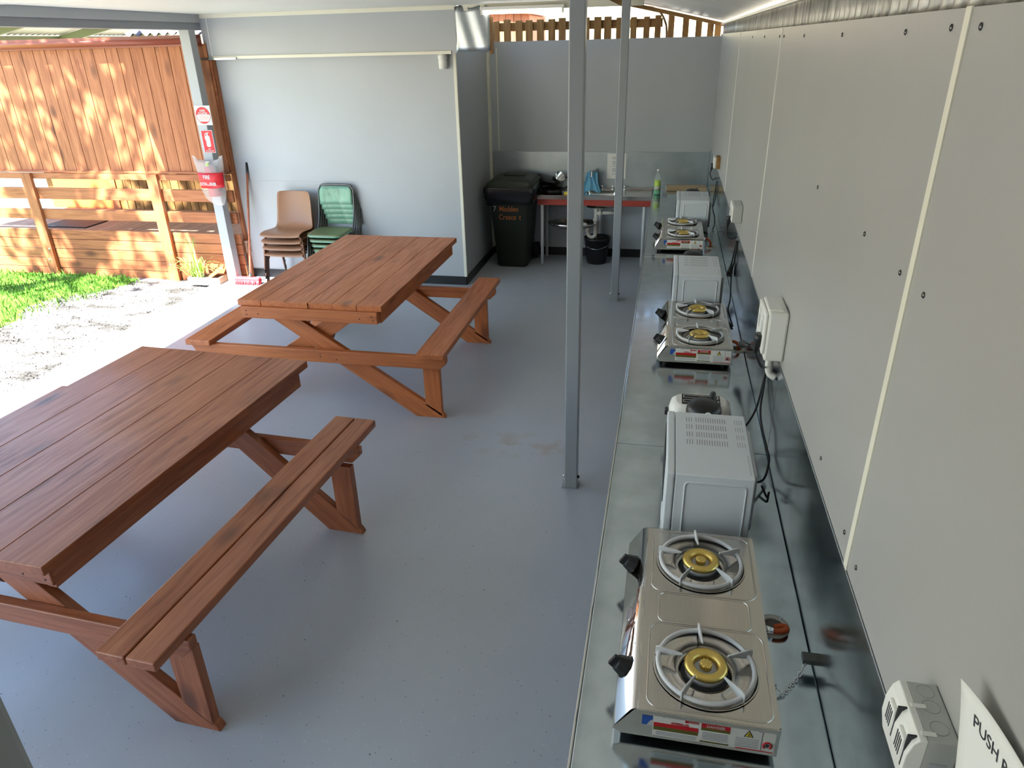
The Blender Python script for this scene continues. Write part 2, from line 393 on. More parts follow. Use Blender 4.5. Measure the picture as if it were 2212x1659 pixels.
# ribbed iron above the sheets
def corr(name, m, a, b, along, up, pitch, amp, parent=None, thick=0.003, per=8):
    """a corrugated sheet from corner a; waves run along vector b-a, ribs run along 'along'"""
    A = Vector(a); d = Vector(b) - A; L = d.length; dn = d.normalized(); n = max(2, int(L / pitch * per)); U = Vector(up)
    row0 = [A + dn * (L * i / n) + U * (amp * math.sin(2 * PI * L * i / n / pitch)) for i in range(n + 1)]
    g = MB().grid([row0, [p + Vector(along) for p in row0]]); return g.build(name, m, parent, solid=thick)
o = corr('wall_right_upper', m_weath, (0.515, -2.6, 2.455), (0.515, 8.95, 2.455), (0, 0, 0.125), (1, 0, 0), 0.076, 0.012); o['kind'] = 'structure'
wb = sbox('wall_back', m_wall, -2.13, 0.485, 8.88, 8.95, -0.1, 2.468)
MB().box(-2.018, -2.006, 8.874, 8.882, 1.27, 2.40).build('cover_strip', m_cream, wb, 0.001)
wl_ = sbox('wall_left', m_wall, -4.745, -2.12, 7.50, 7.62, -0.1, 2.79)
MB().box(-4.74, -2.4, 7.4985, 7.5005, 1.1185, 1.1205).build('sheet_joint', m_grey_ink, wl_)
sbox('wall_return', m_wall, -2.30, -2.121, 7.62, 8.88, -0.1, 2.79)
sbox('trim_1', m_cream, -2.140, -2.108, 7.488, 7.512, 0.095, 2.385, bevel=0.003)      # corner bead
sbox('trim_2', m_cream, -2.124, -2.095, 8.82, 8.88, 0.095, 2.36, bevel=0.003)          # far corner of the return wall
hd = sbox('wall_left_header', m_wall, -4.80, -2.075, 7.42, 7.50, 2.375, 2.79)
sbox('trim_3', m_cream, -4.80, -2.075, 7.405, 7.425, 2.752, 2.790, bevel=0.003)
sbox('trim_4', m_cream, -4.72, -2.13, 7.408, 7.432, 2.368, 2.398, bevel=0.003)
sbox('trim_10', m_clad, -4.778, -4.7455, 7.445, 7.60, -0.1, 2.37)
sbox('trim_5', m_cream, -2.04, -0.30, 7.42, 7.50, 2.735, 2.80, bevel=0.004)
MB().box(-4.725, -4.719, 7.4165, 7.421, 2.40, 2.752).build('sheet_joint', m_white_pl, hd)
ep = MB()
rows = []
for i in range(15):
    x = -2.08 + 0.34 * i / 14
    rows.append([(x, 7.418 + 0.006 * math.sin(i * 0.9 + j * 0.5), 2.388 + 0.385 * j / 8 + (0.012 * math.sin(i * 0.7) if j == 8 else 0)) for j in range(9)])
ep.grid(rows); o = ep.build('metal_flashing', m_galv_dull, solid=0.003)
tag(o, 'bare shiny metal flashing capping the right end of the overhead panel', 'flashing')
o = MB().beam((-1.735, 7.46, 2.36), (-1.735, 7.46, 2.68), 0.03, 0.07, (0, 1, 0)).build('timber_batten', m_pale, bevel=0.003)
tag(o, 'short upright brown batten at the end of the shiny metal flashing', 'batten')
for n, b in (('baseboard_left', (-4.745, -2.12, 7.488, 7.50, 0, 0.095)), ('baseboard_return', (-2.121, -2.109, 7.50, 8.88, 0, 0.095)), ('baseboard_back', (-2.11, 0.485, 8.868, 8.88, 0, 0.10))):
    sbox(n, m_skirt, *b)
sbox('ceiling', m_ceil, -4.97, -0.30, -2.6, 7.50, 2.79, 2.85)
for i, x in enumerate((-3.6, -2.4)):
    pass
o = sbox('trim_6', m_ceil, -4.80, -0.35, 4.9, 4.94, 2.784, 2.792)
o = sbox('trim_7', m_ceil, -4.80, -0.35, 2.5, 2.54, 2.784, 2.792)
sbox('trim_8', m_wall, -4.93, -4.785, -2.6, 7.42, 2.712, 2.79, bevel=0.003)
sbox('beam_left', m_beam, -4.92, -4.80, -2.6, 7.44, 2.645, 2.715, bevel=0.004)
sbox('added_shade_eave', m_ceil, -5.87, -4.935, 5.5, 7.38, 2.757, 2.789)  # unseen sheet above the beam, added to shade the screen's right part
# skillion roof over the counter, sloping down to the right wall
zr = lambda x: 2.631 - (x - 0.46) * 0.2269
o = corr('ceiling_sloped', m_skylight, (-0.46, -2.6, zr(-0.46)), (-0.46, 9.35, zr(-0.46)), (1.21, 0, -0.2745), (0.22, 0, 0.975), 0.20, 0.006); o['kind'] = 'structure'
o = corr('ceiling_nook', m_roof_under, (-2.32, -2.6, zr(-2.32) + 0.012), (-2.32, 9.35, zr(-2.32) + 0.012), (1.90, 0, -0.431), (0.22, 0, 0.975), 0.20, 0.006); o['kind'] = 'structure'
sbox('trim_9', m_white_pl, 0.47, 0.50, -2.6, 8.9, 2.578, 2.592)
sbox('beam_middle', m_pale, -0.50, -0.385, -2.6, 9.0, 2.80, 2.86)
sbox('wall_rear', m_wall, -4.6, 0.5, -2.65, -2.58, -0.1, 2.9)
# rafters at the far end
rf = MB().slab([(-0.95, 9.0, 2.88), (0.52, 9.0, 2.56), (0.52, 9.0, 2.596), (-0.95, 9.0, 2.93)], (0, 0.045, 0)).build('rafter', m_pale, bevel=0.003)
tag(rf, 'brown end rafter sloping down to the right above the far wall', 'rafter')
br = MB().slab([(-0.86, 7.19, 2.90), (-0.48, 7.19, 2.72), (-0.44, 7.19, 2.79), (-0.82, 7.19, 2.97)], (0, 0.04, 0)).build('timber_brace', m_pale, bevel=0.003)
tag(br, 'short slanting brown brace at the head of the far steel post', 'brace')

# ------------------------------------------------------------------ posts
def steel_post(loc, label):
    t = thing('steel_post', label, 'post', loc, 0, 'square steel posts')
    MB().box(-0.038, 0.038, -0.038, 0.038, 0, 2.84).build('shaft', m_post, t, 0.006)
    MB().box(-0.055, 0.05, -0.045, 0.045, 0, 0.006).build('base_plate', m_post, t, 0.001)
    for sx in (-1, 1):
        MB().tube([(sx * 0.036, -0.01, 0.07), (sx * 0.05, -0.01, 0.07)], 0.009, 6).build('bolt', m_rubber if sx > 0 else m_galv, t)
    return t
steel_post((-0.443, 3.675, 0), 'square grey steel post standing nearest the middle of the floor')
steel_post((-0.443, 7.20, 0), 'square grey steel post standing farther back near the sink')
steel_post((-0.443, 0.224, 0), 'dark blurred post edge in the bottom left corner of the photo')
t = thing('timber_post', 'pale grey timber post at the open side carrying fire signs', 'post', (-4.855, 7.255, 0))
MB().box(-0.056, 0.056, -0.056, 0.056, 0, 2.65).build('shaft', m_post_pale, t, 0.004)
o = MB().box(-4.875, -4.44, 7.385, 7.405, 2.362, 2.384).build('metal_bracket', m_galv, bevel=0.002)
tag(o, 'thin grey metal bar across the left end of the overhead panel', 'bar')

# ------------------------------------------------------------------ picnic tables
def picnic(name, label, loc, rz, m, H, W, L, n, seat, bx, bw, nb, by0, by1, frames, legx, hw):
    """H top height, W top width, L top length, seat bench height, bx bench offset, frames (y, side), legx = foot and head offsets of a leg"""
    t = thing(name, label, 'picnic table', loc, rz, 'picnic tables')
    th = 0.042; pw = W / n; top = MB()
    for i in range(n):
        x = -W / 2 + pw * i; e = random.uniform(-0.005, 0.005)
        top.box(x + 0.001, x + pw - 0.001, -L / 2 + e, L / 2 + e, H - th, H)
    top.build('tabletop', m, t, 0.003)
    zt = H - th
    for s in (-1, 1):
        a = s * (W / 2 - 0.05)
        MB().box(a - 0.022, a + 0.022, -L / 2 + 0.05, L / 2 - 0.06, zt - 0.10, zt).build('apron', m, t, 0.004)
    zb1 = seat - 0.042; zb0 = zb1 - 0.095
    f0, f1, h0, h1 = legx; zl = zt - 0.06
    nail = None
    for fy, sd in frames:
        e = (0, -sd * 0.042, 0)              # thickness runs inward from the outer face
        y = fy
        MB().slab([(-hw, y, zb1), (-hw + 0.05, y, zb0), (hw - 0.05, y, zb0), (hw, y, zb0 + 0.05), (hw, y, zb1)], e).build('bench_bearer', m, t, 0.005)
        MB().slab([(-W / 2 + 0.03, y, zt), (-W / 2 + 0.03, y, zt - 0.085), (W / 2 - 0.03, y, zt - 0.085), (W / 2 - 0.03, y, zt)], e).build('top_bearer', m, t, 0.004)
        for q, ly in ((1, y - sd * 0.043), (-1, y - sd * 0.086)):
            MB().slab([(q * f0, ly, 0), (q * (f1 + 0.01), ly, 0), (q * (f1 - 0.005), ly, 0.03), (q * h1, ly, zl), (q * h0, ly, zl)], e).build('leg', m, t, 0.004)
            sx0, sx1 = f1 - 0.135, f1 - 0.015
            zz = lambda x: (f1 - x) / (f1 - h1) * zl + 0.002
            MB().slab([(q * sx0, ly, zb0), (q * sx0, ly, zz(sx0)), (q * sx1, ly, zz(sx1)), (q * sx1, ly, zb0)], e).build('bench_strut', m, t, 0.003)
        ym = y - sd * 0.14
        MB().beam((0.03, ym, zb0 + 0.06), (0.03, ym - sd * 0.42, zt - 0.02), 0.042, 0.085).build('brace', m, t, 0.004)
        for x, z in ((-W / 2 + 0.07, zt - 0.03), (-W / 2 + 0.07, zt - 0.06), (-W / 2 + 0.16, zt - 0.05), (W / 2 - 0.07, zt - 0.03), (W / 2 - 0.06, zt - 0.06), (W / 2 - 0.16, zt - 0.05), (0.05, zb1 - 0.03), (0.17, zb0 + 0.03), (0.05, zb0 + 0.045)):
            if nail is None: nail = MB().ellipsoid((0, 0, 0), 0.005, 0.002, 0.005, 8, 5).build('nail_head', m_rubber, t, loc=(x, y, z))
            else:
                c = nail.copy(); COL.objects.link(c); c.location = (x, y, z)
    for s in (-1, 1):
        b = MB(); g = 0.006
        wv = (2 * bw - g * (nb - 1)) / nb
        for k in range(nb):
            x = s * bx - bw + k * (wv + g); b.box(x, x + wv, by0, by1, seat - 0.042, seat)
        b.build('bench_seat', m, t, 0.006)
    return t
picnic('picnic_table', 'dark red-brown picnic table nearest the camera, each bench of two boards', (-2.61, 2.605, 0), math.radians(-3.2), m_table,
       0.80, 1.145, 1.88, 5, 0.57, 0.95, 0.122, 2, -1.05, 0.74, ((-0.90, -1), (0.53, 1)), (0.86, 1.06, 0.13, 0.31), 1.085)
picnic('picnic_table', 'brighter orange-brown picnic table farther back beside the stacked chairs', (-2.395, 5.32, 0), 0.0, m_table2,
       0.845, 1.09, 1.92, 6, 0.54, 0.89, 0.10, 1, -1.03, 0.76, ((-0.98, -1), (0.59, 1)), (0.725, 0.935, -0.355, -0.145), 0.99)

# ------------------------------------------------------------------ metal counter
ct = thing('metal_counter', 'long galvanised steel counter with upstand along the right wall', 'counter', (0, 0, 0))
for y0, y1 in ((-1.6, 2.678), (2.682, 5.638), (5.642, 8.86)):
    w = MB(); x0 = -0.13
    w.box(x0, 0.480, y0, y1, 0.872, 0.90); w.build('worktop_sheet', m_galv, ct, 0.004)
    MB().box(0.4805, 0.4838, y0, y1, 0.872, 1.296).build('upstand_sheet', m_galv, ct, 0.002)
MB().box(-0.137, -0.1305, -1.6, 8.0, 0.86, 0.902).build('front_edge', m_chrome, ct, 0.002)
MB().box(-0.10, -0.06, -1.5, 8.0, 0.78, 0.871).build('front_rail', m_red_timber, ct, 0.003)
for y in (-1.2, 1.0, 3.2, 5.4, 7.8):
    MB().tube([(-0.06, y, 0), (-0.06, y, 0.80)], 0.02, 12).build('leg', m_iron, ct)
    MB().box(-0.06, 0.47, y - 0.02, y + 0.02, 0.82, 0.871).build('bearer', m_red_timber, ct, 0.003)
# splashback along the far wall
o = MB().box(-2.10, 0.479, 8.866, 8.8785, 0.832, 1.262).build('splashback', m_galv_dull, bevel=0.001)
tag(o, 'grey metal splashback sheet on the far wall behind the sink', 'splashback')

# ------------------------------------------------------------------ sink bench
sk = thing('sink_bench', 'stainless sink bench with red timber front under the far wall', 'sink', (-0.88, 8.64, 0))
w = MB(); bm_rects = [(-0.72, -0.40), (-0.40, -0.03), (-0.03, 0.30), (0.30, 0.735)]
w.box(-0.59, -0.03, -0.215, 0.215, 0.80, 0.83); w.box(0.33, 0.735, -0.215, 0.215, 0.80, 0.83)
w.box(-0.03, 0.33, -0.215, -0.15, 0.80, 0.83); w.box(-0.03, 0.33, 0.13, 0.215, 0.80, 0.83)
w.build('bench_top', m_steel, sk)
MB().loft([rrect(-0.035, 0.335, -0.155, 0.135, 0.829, 0.05), rrect(-0.03, 0.33, -0.15, 0.13, 0.80, 0.05), rrect(-0.02, 0.32, -0.14, 0.12, 0.68, 0.05), rrect(0.02, 0.28, -0.10, 0.08, 0.665, 0.05)], cap=False).build('basin', m_steel, sk)
b = MB(); b.loft([rrect(0.02, 0.28, -0.10, 0.08, 0.664, 0.05), rrect(0.02, 0.28, -0.10, 0.08, 0.661, 0.05)]); b.build('basin_floor', m_steel, sk)
MB().box(-0.59, 0.735, 0.195, 0.215, 0.83, 0.855).build('back_ledge', m_steel, sk, 0.003)
MB().box(-0.59, 0.735, -0.222, -0.214, 0.785, 0.832).build('front_lip', m_steel, sk, 0.002)
MB().box(-0.59, 0.735, -0.205, -0.165, 0.715, 0.80).build('front_rail', m_red_timber, sk, 0.003)
for x, y in ((-0.535, -0.235 + 0.05), (0.66, -0.18), (-0.535, 0.17), (0.12, 0.17)):
    MB().tube([(x, y, 0), (x, y, 0.78)], 0.019, 12).build('leg', m_iron, sk)
for x in (0.135, 0.265, 0.405):
    kn = MB(); kn.lathe([(0.0, 0), (0.022, 0), (0.022, 0.008), (0.012, 0.014), (0.012, 0.03), (0.021, 0.036), (0.021, 0.055), (0.0, 0.06)], 14, (x, 0.165, 0.83)); kn.build('tap_knob', m_chrome, sk)
MB().tube(spline([(0.02, 0.165, 0.83), (0.02, 0.165, 1.0), (0.02, 0.14, 1.06), (0.02, 0.06, 1.06), (0.02, 0.01, 1.0)], 6), 0.011, 10).build('spout', m_chrome, sk)
text('maker_mark', 'sink', 0.022, m_white_ink, sk, (0.18, -0.2225, 0.822), (1, 0, 0), (0, 0, 1)) if False else None
# waste pipe under the sink
pp = MB()
pp.tube([(0.09, -0.04, 0.67), (0.09, -0.04, 0.34)], 0.023, 14)
pp.tube(spline([(0.09, -0.04, 0.40), (0.088, -0.04, 0.335), (0.05, -0.04, 0.305), (0.005, -0.04, 0.33), (-0.005, -0.04, 0.40), (-0.03, -0.04, 0.455), (-0.08, -0.02, 0.46)], 7), 0.023, 14)
pp.tube([(0.10, -0.04, 0.60), (0.34, -0.04, 0.605), ], 0.021, 14)
for z in (0.66, 0.52): pp.tube([(0.09, -0.04, z - 0.02), (0.09, -0.04, z + 0.015)], 0.031, 14)
pp.tube([(0.125, -0.04, 0.60), (0.165, -0.04, 0.60)], 0.031, 14)
pp.tube([(-0.012, -0.04, 0.40), (0.0, -0.04, 0.375)], 0.03, 14)
pp.build('drain_pipe', m_pvc, sk)
ba = MB(); ba.lathe([(0.0, 0), (0.18, 0.0), (0.27, 0.035), (0.30, 0.06), (0.305, 0.062), (0.272, 0.03), (0.18, -0.004), (0, -0.004)], 32)
o = ba.build('wash_basin', m_steel, loc=(-1.06, 8.56, 0.43)); o.scale = (1, 0.62, 1)
tag(o, 'shallow round metal basin hanging under the sink bench by the drain pipe', 'basin')
bk = thing('bucket', 'black plastic bucket on the floor catching water under the drain', 'bucket', (-0.765, 8.59, 0))
MB().lathe([(0.0, 0.0), (0.112, 0.0), (0.118, 0.01), (0.150, 0.29), (0.158, 0.29), (0.160, 0.315), (0.150, 0.315), (0.144, 0.29), (0.112, 0.016), (0, 0.016)], 32).build('pail', m_black, bk)
MB().lathe([(0.0, 0.13), (0.128, 0.13)], 24).build('water', mat('murky_water', (0.03, 0.02, 0.015), 0.05), bk)
MB().tube(spline([(-0.157, 0, 0.30), (-0.13, -0.09, 0.23), (0, -0.165, 0.20), (0.13, -0.09, 0.23), (0.157, 0, 0.30)], 6), 0.003, 6).build('handle', m_galv, bk)
o = MB().tube([(-0.775, 8.586, 0.305), (-0.773, 8.583, 0.22), (-0.772, 8.58, 0.131)], 0.004, 8).build('water_stream', m_glass)
tag(o, 'thin stream of water falling from the drain pipe into the black bucket', 'water')

# things on the sink bench
def pan(label, loc, rz, r, hgt, m, hl, tilt=(0, 0), name='frying_pan', cat='pan'):
    t = thing(name, label, cat, loc, rz); t.rotation_euler = (tilt[0], tilt[1], rz)
    MB().lathe([(0, 0), (r * 0.82, 0), (r, hgt), (r + 0.004, hgt), (r * 0.83, -0.004 + 0.0), (0, -0.004)], 28).build('bowl', m, t)
    MB().tube([(r * 0.97, 0, hgt * 0.8), (r + 0.06, 0, hgt + 0.02), (r + hl, 0, hgt + 0.03)], [0.008, 0.012, 0.012], 8).build('handle', m_black, t)
    return t
m_panblack = mat('black_pan_coating', (0.015, 0.015, 0.016), 0.3)
pan('black frying pan lying lowest on the sink drainer beside the bin', (-1.32, 8.60, 0.835), 0.3, 0.14, 0.045, m_panblack, 0.17)
pan('black frying pan leaning on top of another pan by the bin', (-1.38, 8.70, 0.90), 2.7, 0.12, 0.04, m_panblack, 0.15, (0.35, 0.1))
pan('small shiny saucepan tipped over behind the black frying pans', (-1.29, 8.74, 0.955), 0.8, 0.065, 0.085, m_chrome, 0.12, (0.9, 0.3), 'saucepan', 'saucepan')
o = MB().box(-0.035, 0.035, -0.02, 0.02, 0, 0.03).build('sponge', m_yellow, bevel=0.006, loc=(-1.095, 8.50, 0.861)); tag(o, 'small yellow sponge at the edge of the dark pans', 'sponge')
o.location = (-1.12, 8.47, 0.832)
cl = MB(); rows = []
for i in range(15):
    u = i / 14; row = []
    for j in range(11):
        v = j / 10 - 0.5
        z = 1.075 - 0.235 * abs(u - 0.5) * 2 + 0.015 * math.cos(v * 9)
        x = v * (0.10 + 0.13 * abs(u - 0.5) * 2) + 0.012 * math.sin(u * 11 + v * 5)
        y = (u - 0.5) * 0.13 + 0.018 * math.sin(v * 16 + u * 4)
        row.append((x, y, z))
    rows.append(row)
o = cl.grid(rows).build('dishcloth', m_blue_cloth, solid=0.004, sub=1, loc=(-0.86, 8.73, -0.005)); tag(o, 'blue dishcloth draped over the sink tap spout', 'cloth')
nt = thing('notice_sheet', 'white printed notice taped to the splashback behind the far post', 'notice', (-0.585, 8.864, 1.10))
MB().box(-0.11, 0.11, -0.001, 0.001, -0.145, 0.145).build('paper', m_paper, nt)
tx = MB()
for k, (z, w) in enumerate(((0.10, 0.08), (0.085, 0.1), (0.055, 0.11), (0.04, 0.09), (0.025, 0.1), (0.0, 0.1), (-0.03, 0.11), (-0.045, 0.11), (-0.06, 0.1), (-0.09, 0.08))):
    tx.box(-0.05, -0.05 + w, -0.0018, -0.001, z - 0.004, z + 0.004)
tx.build('print_lines', m_grey_ink, nt)
bt_ = thing('detergent_bottle', 'clear dish soap bottle half full of green liquid at the counter end', 'bottle', (-0.085, 8.21, 0.90))
MB().lathe([(0, 0.002), (0.034, 0.0), (0.037, 0.01), (0.037, 0.10), (0.032, 0.135), (0.036, 0.17), (0.03, 0.205), (0.013, 0.235), (0.012, 0.245)], 20).build('bottle_body', m_clear_pl, bt_)
MB().lathe([(0, 0.004), (0.033, 0.004), (0.0355, 0.012), (0.0355, 0.085), (0, 0.085)], 20).build('liquid', m_detergent, bt_)
MB().lathe([(0, 0.245), (0.014, 0.245), (0.014, 0.268), (0.009, 0.272), (0, 0.272)], 14).build('cap', m_white_pl, bt_)
lb = MB(); rws = []
for z in (0.05, 0.16): rws.append([(0.0378 * math.cos(a), 0.0378 * math.sin(a), z) for a in [PI * 1.12 + PI * 0.72 * k / 10 for k in range(11)]])
lb.grid(rws); lb.build('label_sticker', mat('lime_label', (0.45, 0.62, 0.10), 0.4), bt_, solid=0.0006)
lw = MB(); rws = []
for z in (0.055, 0.092): rws.append([(0.0386 * math.cos(a), 0.0386 * math.sin(a), z) for a in [PI * 1.2 + PI * 0.5 * k / 10 for k in range(11)]])
lw.grid(rws); lw.build('label_print', m_white_ink, bt_, solid=0.0004)
gl = MB().lathe([(0, 0.003), (0.024, 0.0), (0.03, 0.06), (0.028, 0.06), (0.022, 0.008), (0, 0.008)], 18).build('drinking_glass', m_glass, loc=(-0.005, 8.30, 0.90))
tag(gl, 'small clear glass beside the green soap bottle', 'glass')
o = MB().beam((0.01, 8.52, 0.918), (0.455, 8.54, 0.918), 0.20, 0.034).build('timber_board', wood('pale_pine', (0.45, 0.30, 0.16), (0.55, 0.40, 0.22), (0.62, 0.47, 0.28), 0.6, 0, False), bevel=0.003)
tag(o, 'pale plain board lying across the far end of the counter', 'board')

# ------------------------------------------------------------------ wheelie bin
wbn = thing('wheelie_bin', 'dark green wheelie bin with black liner in the far corner', 'bin', (-1.755, 8.50, 0))
rings = []
for z, hw, hd0, hd1 in ((0.0, 0.165, -0.225, 0.20), (0.02, 0.185, -0.245, 0.22), (0.30, 0.20, -0.265, 0.235), (0.31, 0.205, -0.272, 0.238), (0.85, 0.245, -0.315, 0.265), (0.93, 0.25, -0.32, 0.27)):
    rings.append(rrect(-hw, hw, hd0, hd1, z, 0.05))
MB().loft(rings).build('bin_body', m_green_bin, wbn)
rings = []; random.seed(3)
for i, (z, g) in enumerate(((0.962, 0.03), (0.94, 0.046), (0.89, 0.046), (0.83, 0.036), (0.765, 0.024))):
    r = rrect(-0.25 - g, 0.25 + g, -0.32 - g, 0.27 + g, z, 0.06, 8)
    rings.append([(x + random.uniform(-1, 1) * 0.011, y + random.uniform(-1, 1) * 0.011, zz + (random.uniform(-1, 1) * 0.018 if i > 1 else 0) - (0.05 * math.exp(-((x - 0.03) / 0.12) ** 2) if i == 4 else 0)) for x, y, zz in r])
MB().loft(rings, cap=False).build('bin_liner', m_liner, wbn, solid=0.003)
rings = [rrect(-0.275, 0.275, -0.345, 0.30, 0.945, 0.06), rrect(-0.28, 0.28, -0.348, 0.305, 0.965, 0.06), rrect(-0.275, 0.275, -0.34, 0.30, 0.99, 0.06), rrect(-0.23, 0.23, -0.27, 0.25, 1.025, 0.06), rrect(-0.15, 0.15, -0.16, 0.2, 1.04, 0.06)]
MB().loft(rings).build('lid', m_green_bin, wbn)
MB().box(-0.13, 0.13, -0.02, 0.13, 1.035, 1.055).build('lid_ridge', m_green_bin, wbn, 0.01)
MB().tube([(-0.25, 0.33, 0.99), (0.25, 0.33, 0.99)], 0.014, 10).build('handle', m_green_bin, wbn)
for s in (-1, 1):
    MB().tube([(s * 0.19, 0.22, 0.10), (s * 0.25, 0.22, 0.10)], 0.10, 24).build('wheel', m_rubber, wbn)
for k, (b, x, z) in enumerate((('7', -0.195, 0.752), ('Madden', -0.125, 0.752), ('Cresce', -0.132, 0.655), ('t', 0.11, 0.655))):
    text('lettering', b, 0.084, m_grey_ink if k == 0 else m_orange_ink, wbn, (x, -0.3105 + (0.745 - z) * 0.08, z), (1, 0, 0), (0, 0.08, 1), sx=0.86, ext=0.002, bold=0.0006)
# ------------------------------------------------------------------ gas stoves
def plate_with_holes(x0, x1, y0, y1, z, holes, n=40):
    bm = bmesh.new(); ed = []
    def loop(pts):
        vv = [bm.verts.new(p) for p in pts]
        for i in range(len(vv)): ed.append(bm.edges.new((vv[i], vv[(i + 1) % len(vv)])))
    loop(rrect(x0, x1, y0, y1, z, 0.012, 4))
    for cx, cy, r in holes: loop([(cx + r * math.cos(2 * PI * k / n), cy + r * math.sin(2 * PI * k / n), z) for k in range(n)])
    bmesh.ops.triangle_fill(bm, use_beauty=True, edges=ed)
    vs_ = [v.co.copy() for v in bm.verts]; bm.verts.index_update()
    fs = [tuple(v.index for v in f.verts) for f in bm.faces]; bm.free()
    return vs_, fs
def make_stove(label, loc):
    t = thing('gas_stove', label, 'gas stove', loc, 0, 'two-burner gas stoves')
    hl = 0.355; zt = 0.112
    b = MB()   # folded steel shell: sloping front on the room side
    prof = [(-0.135, zt), (0.19, zt), (0.195, zt - 0.006), (0.195, 0.018), (-0.17, 0.018), (-0.188, 0.030), (-0.185, 0.040)]
    prof_s = prof
    for y in (-hl, hl):
        pass
    vs_ = [(x, -hl, z) for x, z in prof_s] + [(x, hl, z) for x, z in prof_s]; n = len(prof_s)
    fs = [tuple(range(n)), tuple(range(2 * n - 1, n - 1, -1))] + [(i, i + n, (i + 1) % n + n, (i + 1) % n) for i in range(1, n - 1)]
    b.add(vs_, fs); b.build('body', m_steel, t, 0.002)
    cp = MB(); rows = []
    pts = [(-0.188, 0.034), (-0.186, 0.044), (-0.152, 0.100), (-0.147, 0.107), (-0.139, 0.112), (-0.130, 0.1135)]
    for y in (-hl - 0.002, hl + 0.002): rows.append([(x, y, z) for x, z in pts])
    cp.grid(rows); cp.build('control_panel', m_mirror, t, solid=0.0015)
    H = [(0.03, 0.205, 0.128), (0.03, -0.205, 0.128)]
    v, f = plate_with_holes(-0.134, 0.194, -hl - 0.004, hl + 0.004, zt + 0.001, H)
    MB().add(v, f).build('top_plate', m_steel, t)
    for ya, yb in ((-hl - 0.006, -hl - 0.0005), (hl + 0.0005, hl + 0.006)): MB().box(-0.134, 0.194, ya, yb, zt - 0.012, zt + 0.001).build('top_edge', m_steel, t, 0.002)
    em = MB()
    r = rrect(-0.09, 0.155, -0.058, 0.058, zt + 0.0005, 0.02, 6); em.tube([Vector(p) for p in r] + [Vector(r[0])], 0.0028, 6, False)
    for s in (-1, 1):
        r = [p for p in rrect(-0.112, 0.18, s * 0.205 - 0.14, s * 0.205 + 0.14, zt + 0.0005, 0.03, 6)]
        em.tube([Vector(p) for p in r] + [Vector(r[0])], 0.0025, 6, False)
    em.build('pressed_ridges', m_steel, t)
    for s in (1, -1):
        c = (0.03, s * 0.205, zt)
        MB().lathe([(0.131, 0.004), (0.127, 0.005), (0.118, -0.004), (0.075, -0.016), (0.072, -0.010), (0.066, -0.010), (0.062, -0.026), (0.0, -0.026)], 44, c).build('drip_bowl', m_steel, t)
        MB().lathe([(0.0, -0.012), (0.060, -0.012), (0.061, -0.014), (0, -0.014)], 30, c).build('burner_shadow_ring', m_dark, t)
        MB().lathe([(0.0, -0.012), (0.050, -0.012), (0.050, 0.004), (0.0, 0.004)], 32, c).build('burner_base', m_iron, t)
        br = MB(); br.lathe([(0.027, 0.0), (0.050, 0.004), (0.054, 0.008), (0.054, 0.016), (0.047, 0.022), (0.036, 0.022), (0.028, 0.012), (0.027, 0.0)], 40, c)
        cap = br.build('burner_cap', m_brass, t)
        kn = MB(); kn.lathe([(0.0, 0.0), (0.015, 0.0), (0.015, 0.018), (0.011, 0.021), (0, 0.021)], 20, c)
        for k in range(10):
            a = 2 * PI * k / 10; kn.ellipsoid((c[0] + 0.0135 * math.cos(a), c[1] + 0.0135 * math.sin(a), c[2] + 0.018), 0.003, 0.003, 0.003, 6, 4)
        kn.build('burner_core', m_brass, cap)
        ps = MB(); ps.torus(0.118, 0.0065, (c[0], c[1], c[2] + 0.012), 48, 10)
        for k in range(5):
            a = PI / 2 + 0.12 + 2 * PI * k / 5; d = Vector((math.cos(a), math.sin(a), 0)); w = Vector((-d.y, d.x, 0)) * 0.0022; cc = Vector(c)
            poly = [cc + d * 0.128 + Vector((0, 0, 0.004)), cc + d * 0.128 + Vector((0, 0, 0.030)), cc + d * 0.116 + Vector((0, 0, 0.034)), cc + d * 0.060 + Vector((0, 0, 0.029)), cc + d * 0.058 + Vector((0, 0, 0.025)), cc + d * 0.105 + Vector((0, 0, 0.008))]
            ps.slab([p - w for p in poly], w * 2)
        ps.build('pan_support', m_iron, t, 0.0008, 1)
        # knob on the sloping front
        kp = Vector((-0.166, s * 0.205, 0.078)); nrm = Vector((-0.855, 0, 0.52)).normalized(); up = Vector((0.52, 0, 0.855)); sd = Vector((0, 1, 0))
        kb = MB(); rings = []
        for q, rr in ((0.0, 0.028), (0.006, 0.029), (0.012, 0.025), (0.026, 0.021), (0.032, 0.019)):
            rings.append([kp + nrm * q + sd * (rr * (1 + 0.05 * math.cos(8 * 2 * PI * k / 32)) * math.cos(2 * PI * k / 32)) + up * (rr * (1 + 0.05 * math.cos(8 * 2 * PI * k / 32)) * math.sin(2 * PI * k / 32)) for k in range(32)])
        kb.loft(rings); kb.slab([kp + nrm * 0.03 + up * 0.02 - sd * 0.005, kp + nrm * 0.03 - up * 0.02 - sd * 0.005, kp + nrm * 0.046 - up * 0.017 - sd * 0.004, kp + nrm * 0.046 + up * 0.017 - sd * 0.004], sd * 0.009)
        kb.build('knob', m_black, t, 0.001, 1)
    bd = MB(); rings = []
    kp = Vector((-0.1695, 0, 0.0705)); nrm = Vector((-0.855, 0, 0.52)).normalized(); up = Vector((0.52, 0, 0.855)); sd = Vector((0, 1, 0))
    for q, rr in ((0, 1.0), (0.0025, 0.95)): rings.append([kp + nrm * q + sd * (0.028 * rr * math.cos(2 * PI * k / 24)) + up * (0.012 * rr * math.sin(2 * PI * k / 24)) for k in range(24)])
    bd.loft(rings); bd.build('oval_badge', m_chrome, t)
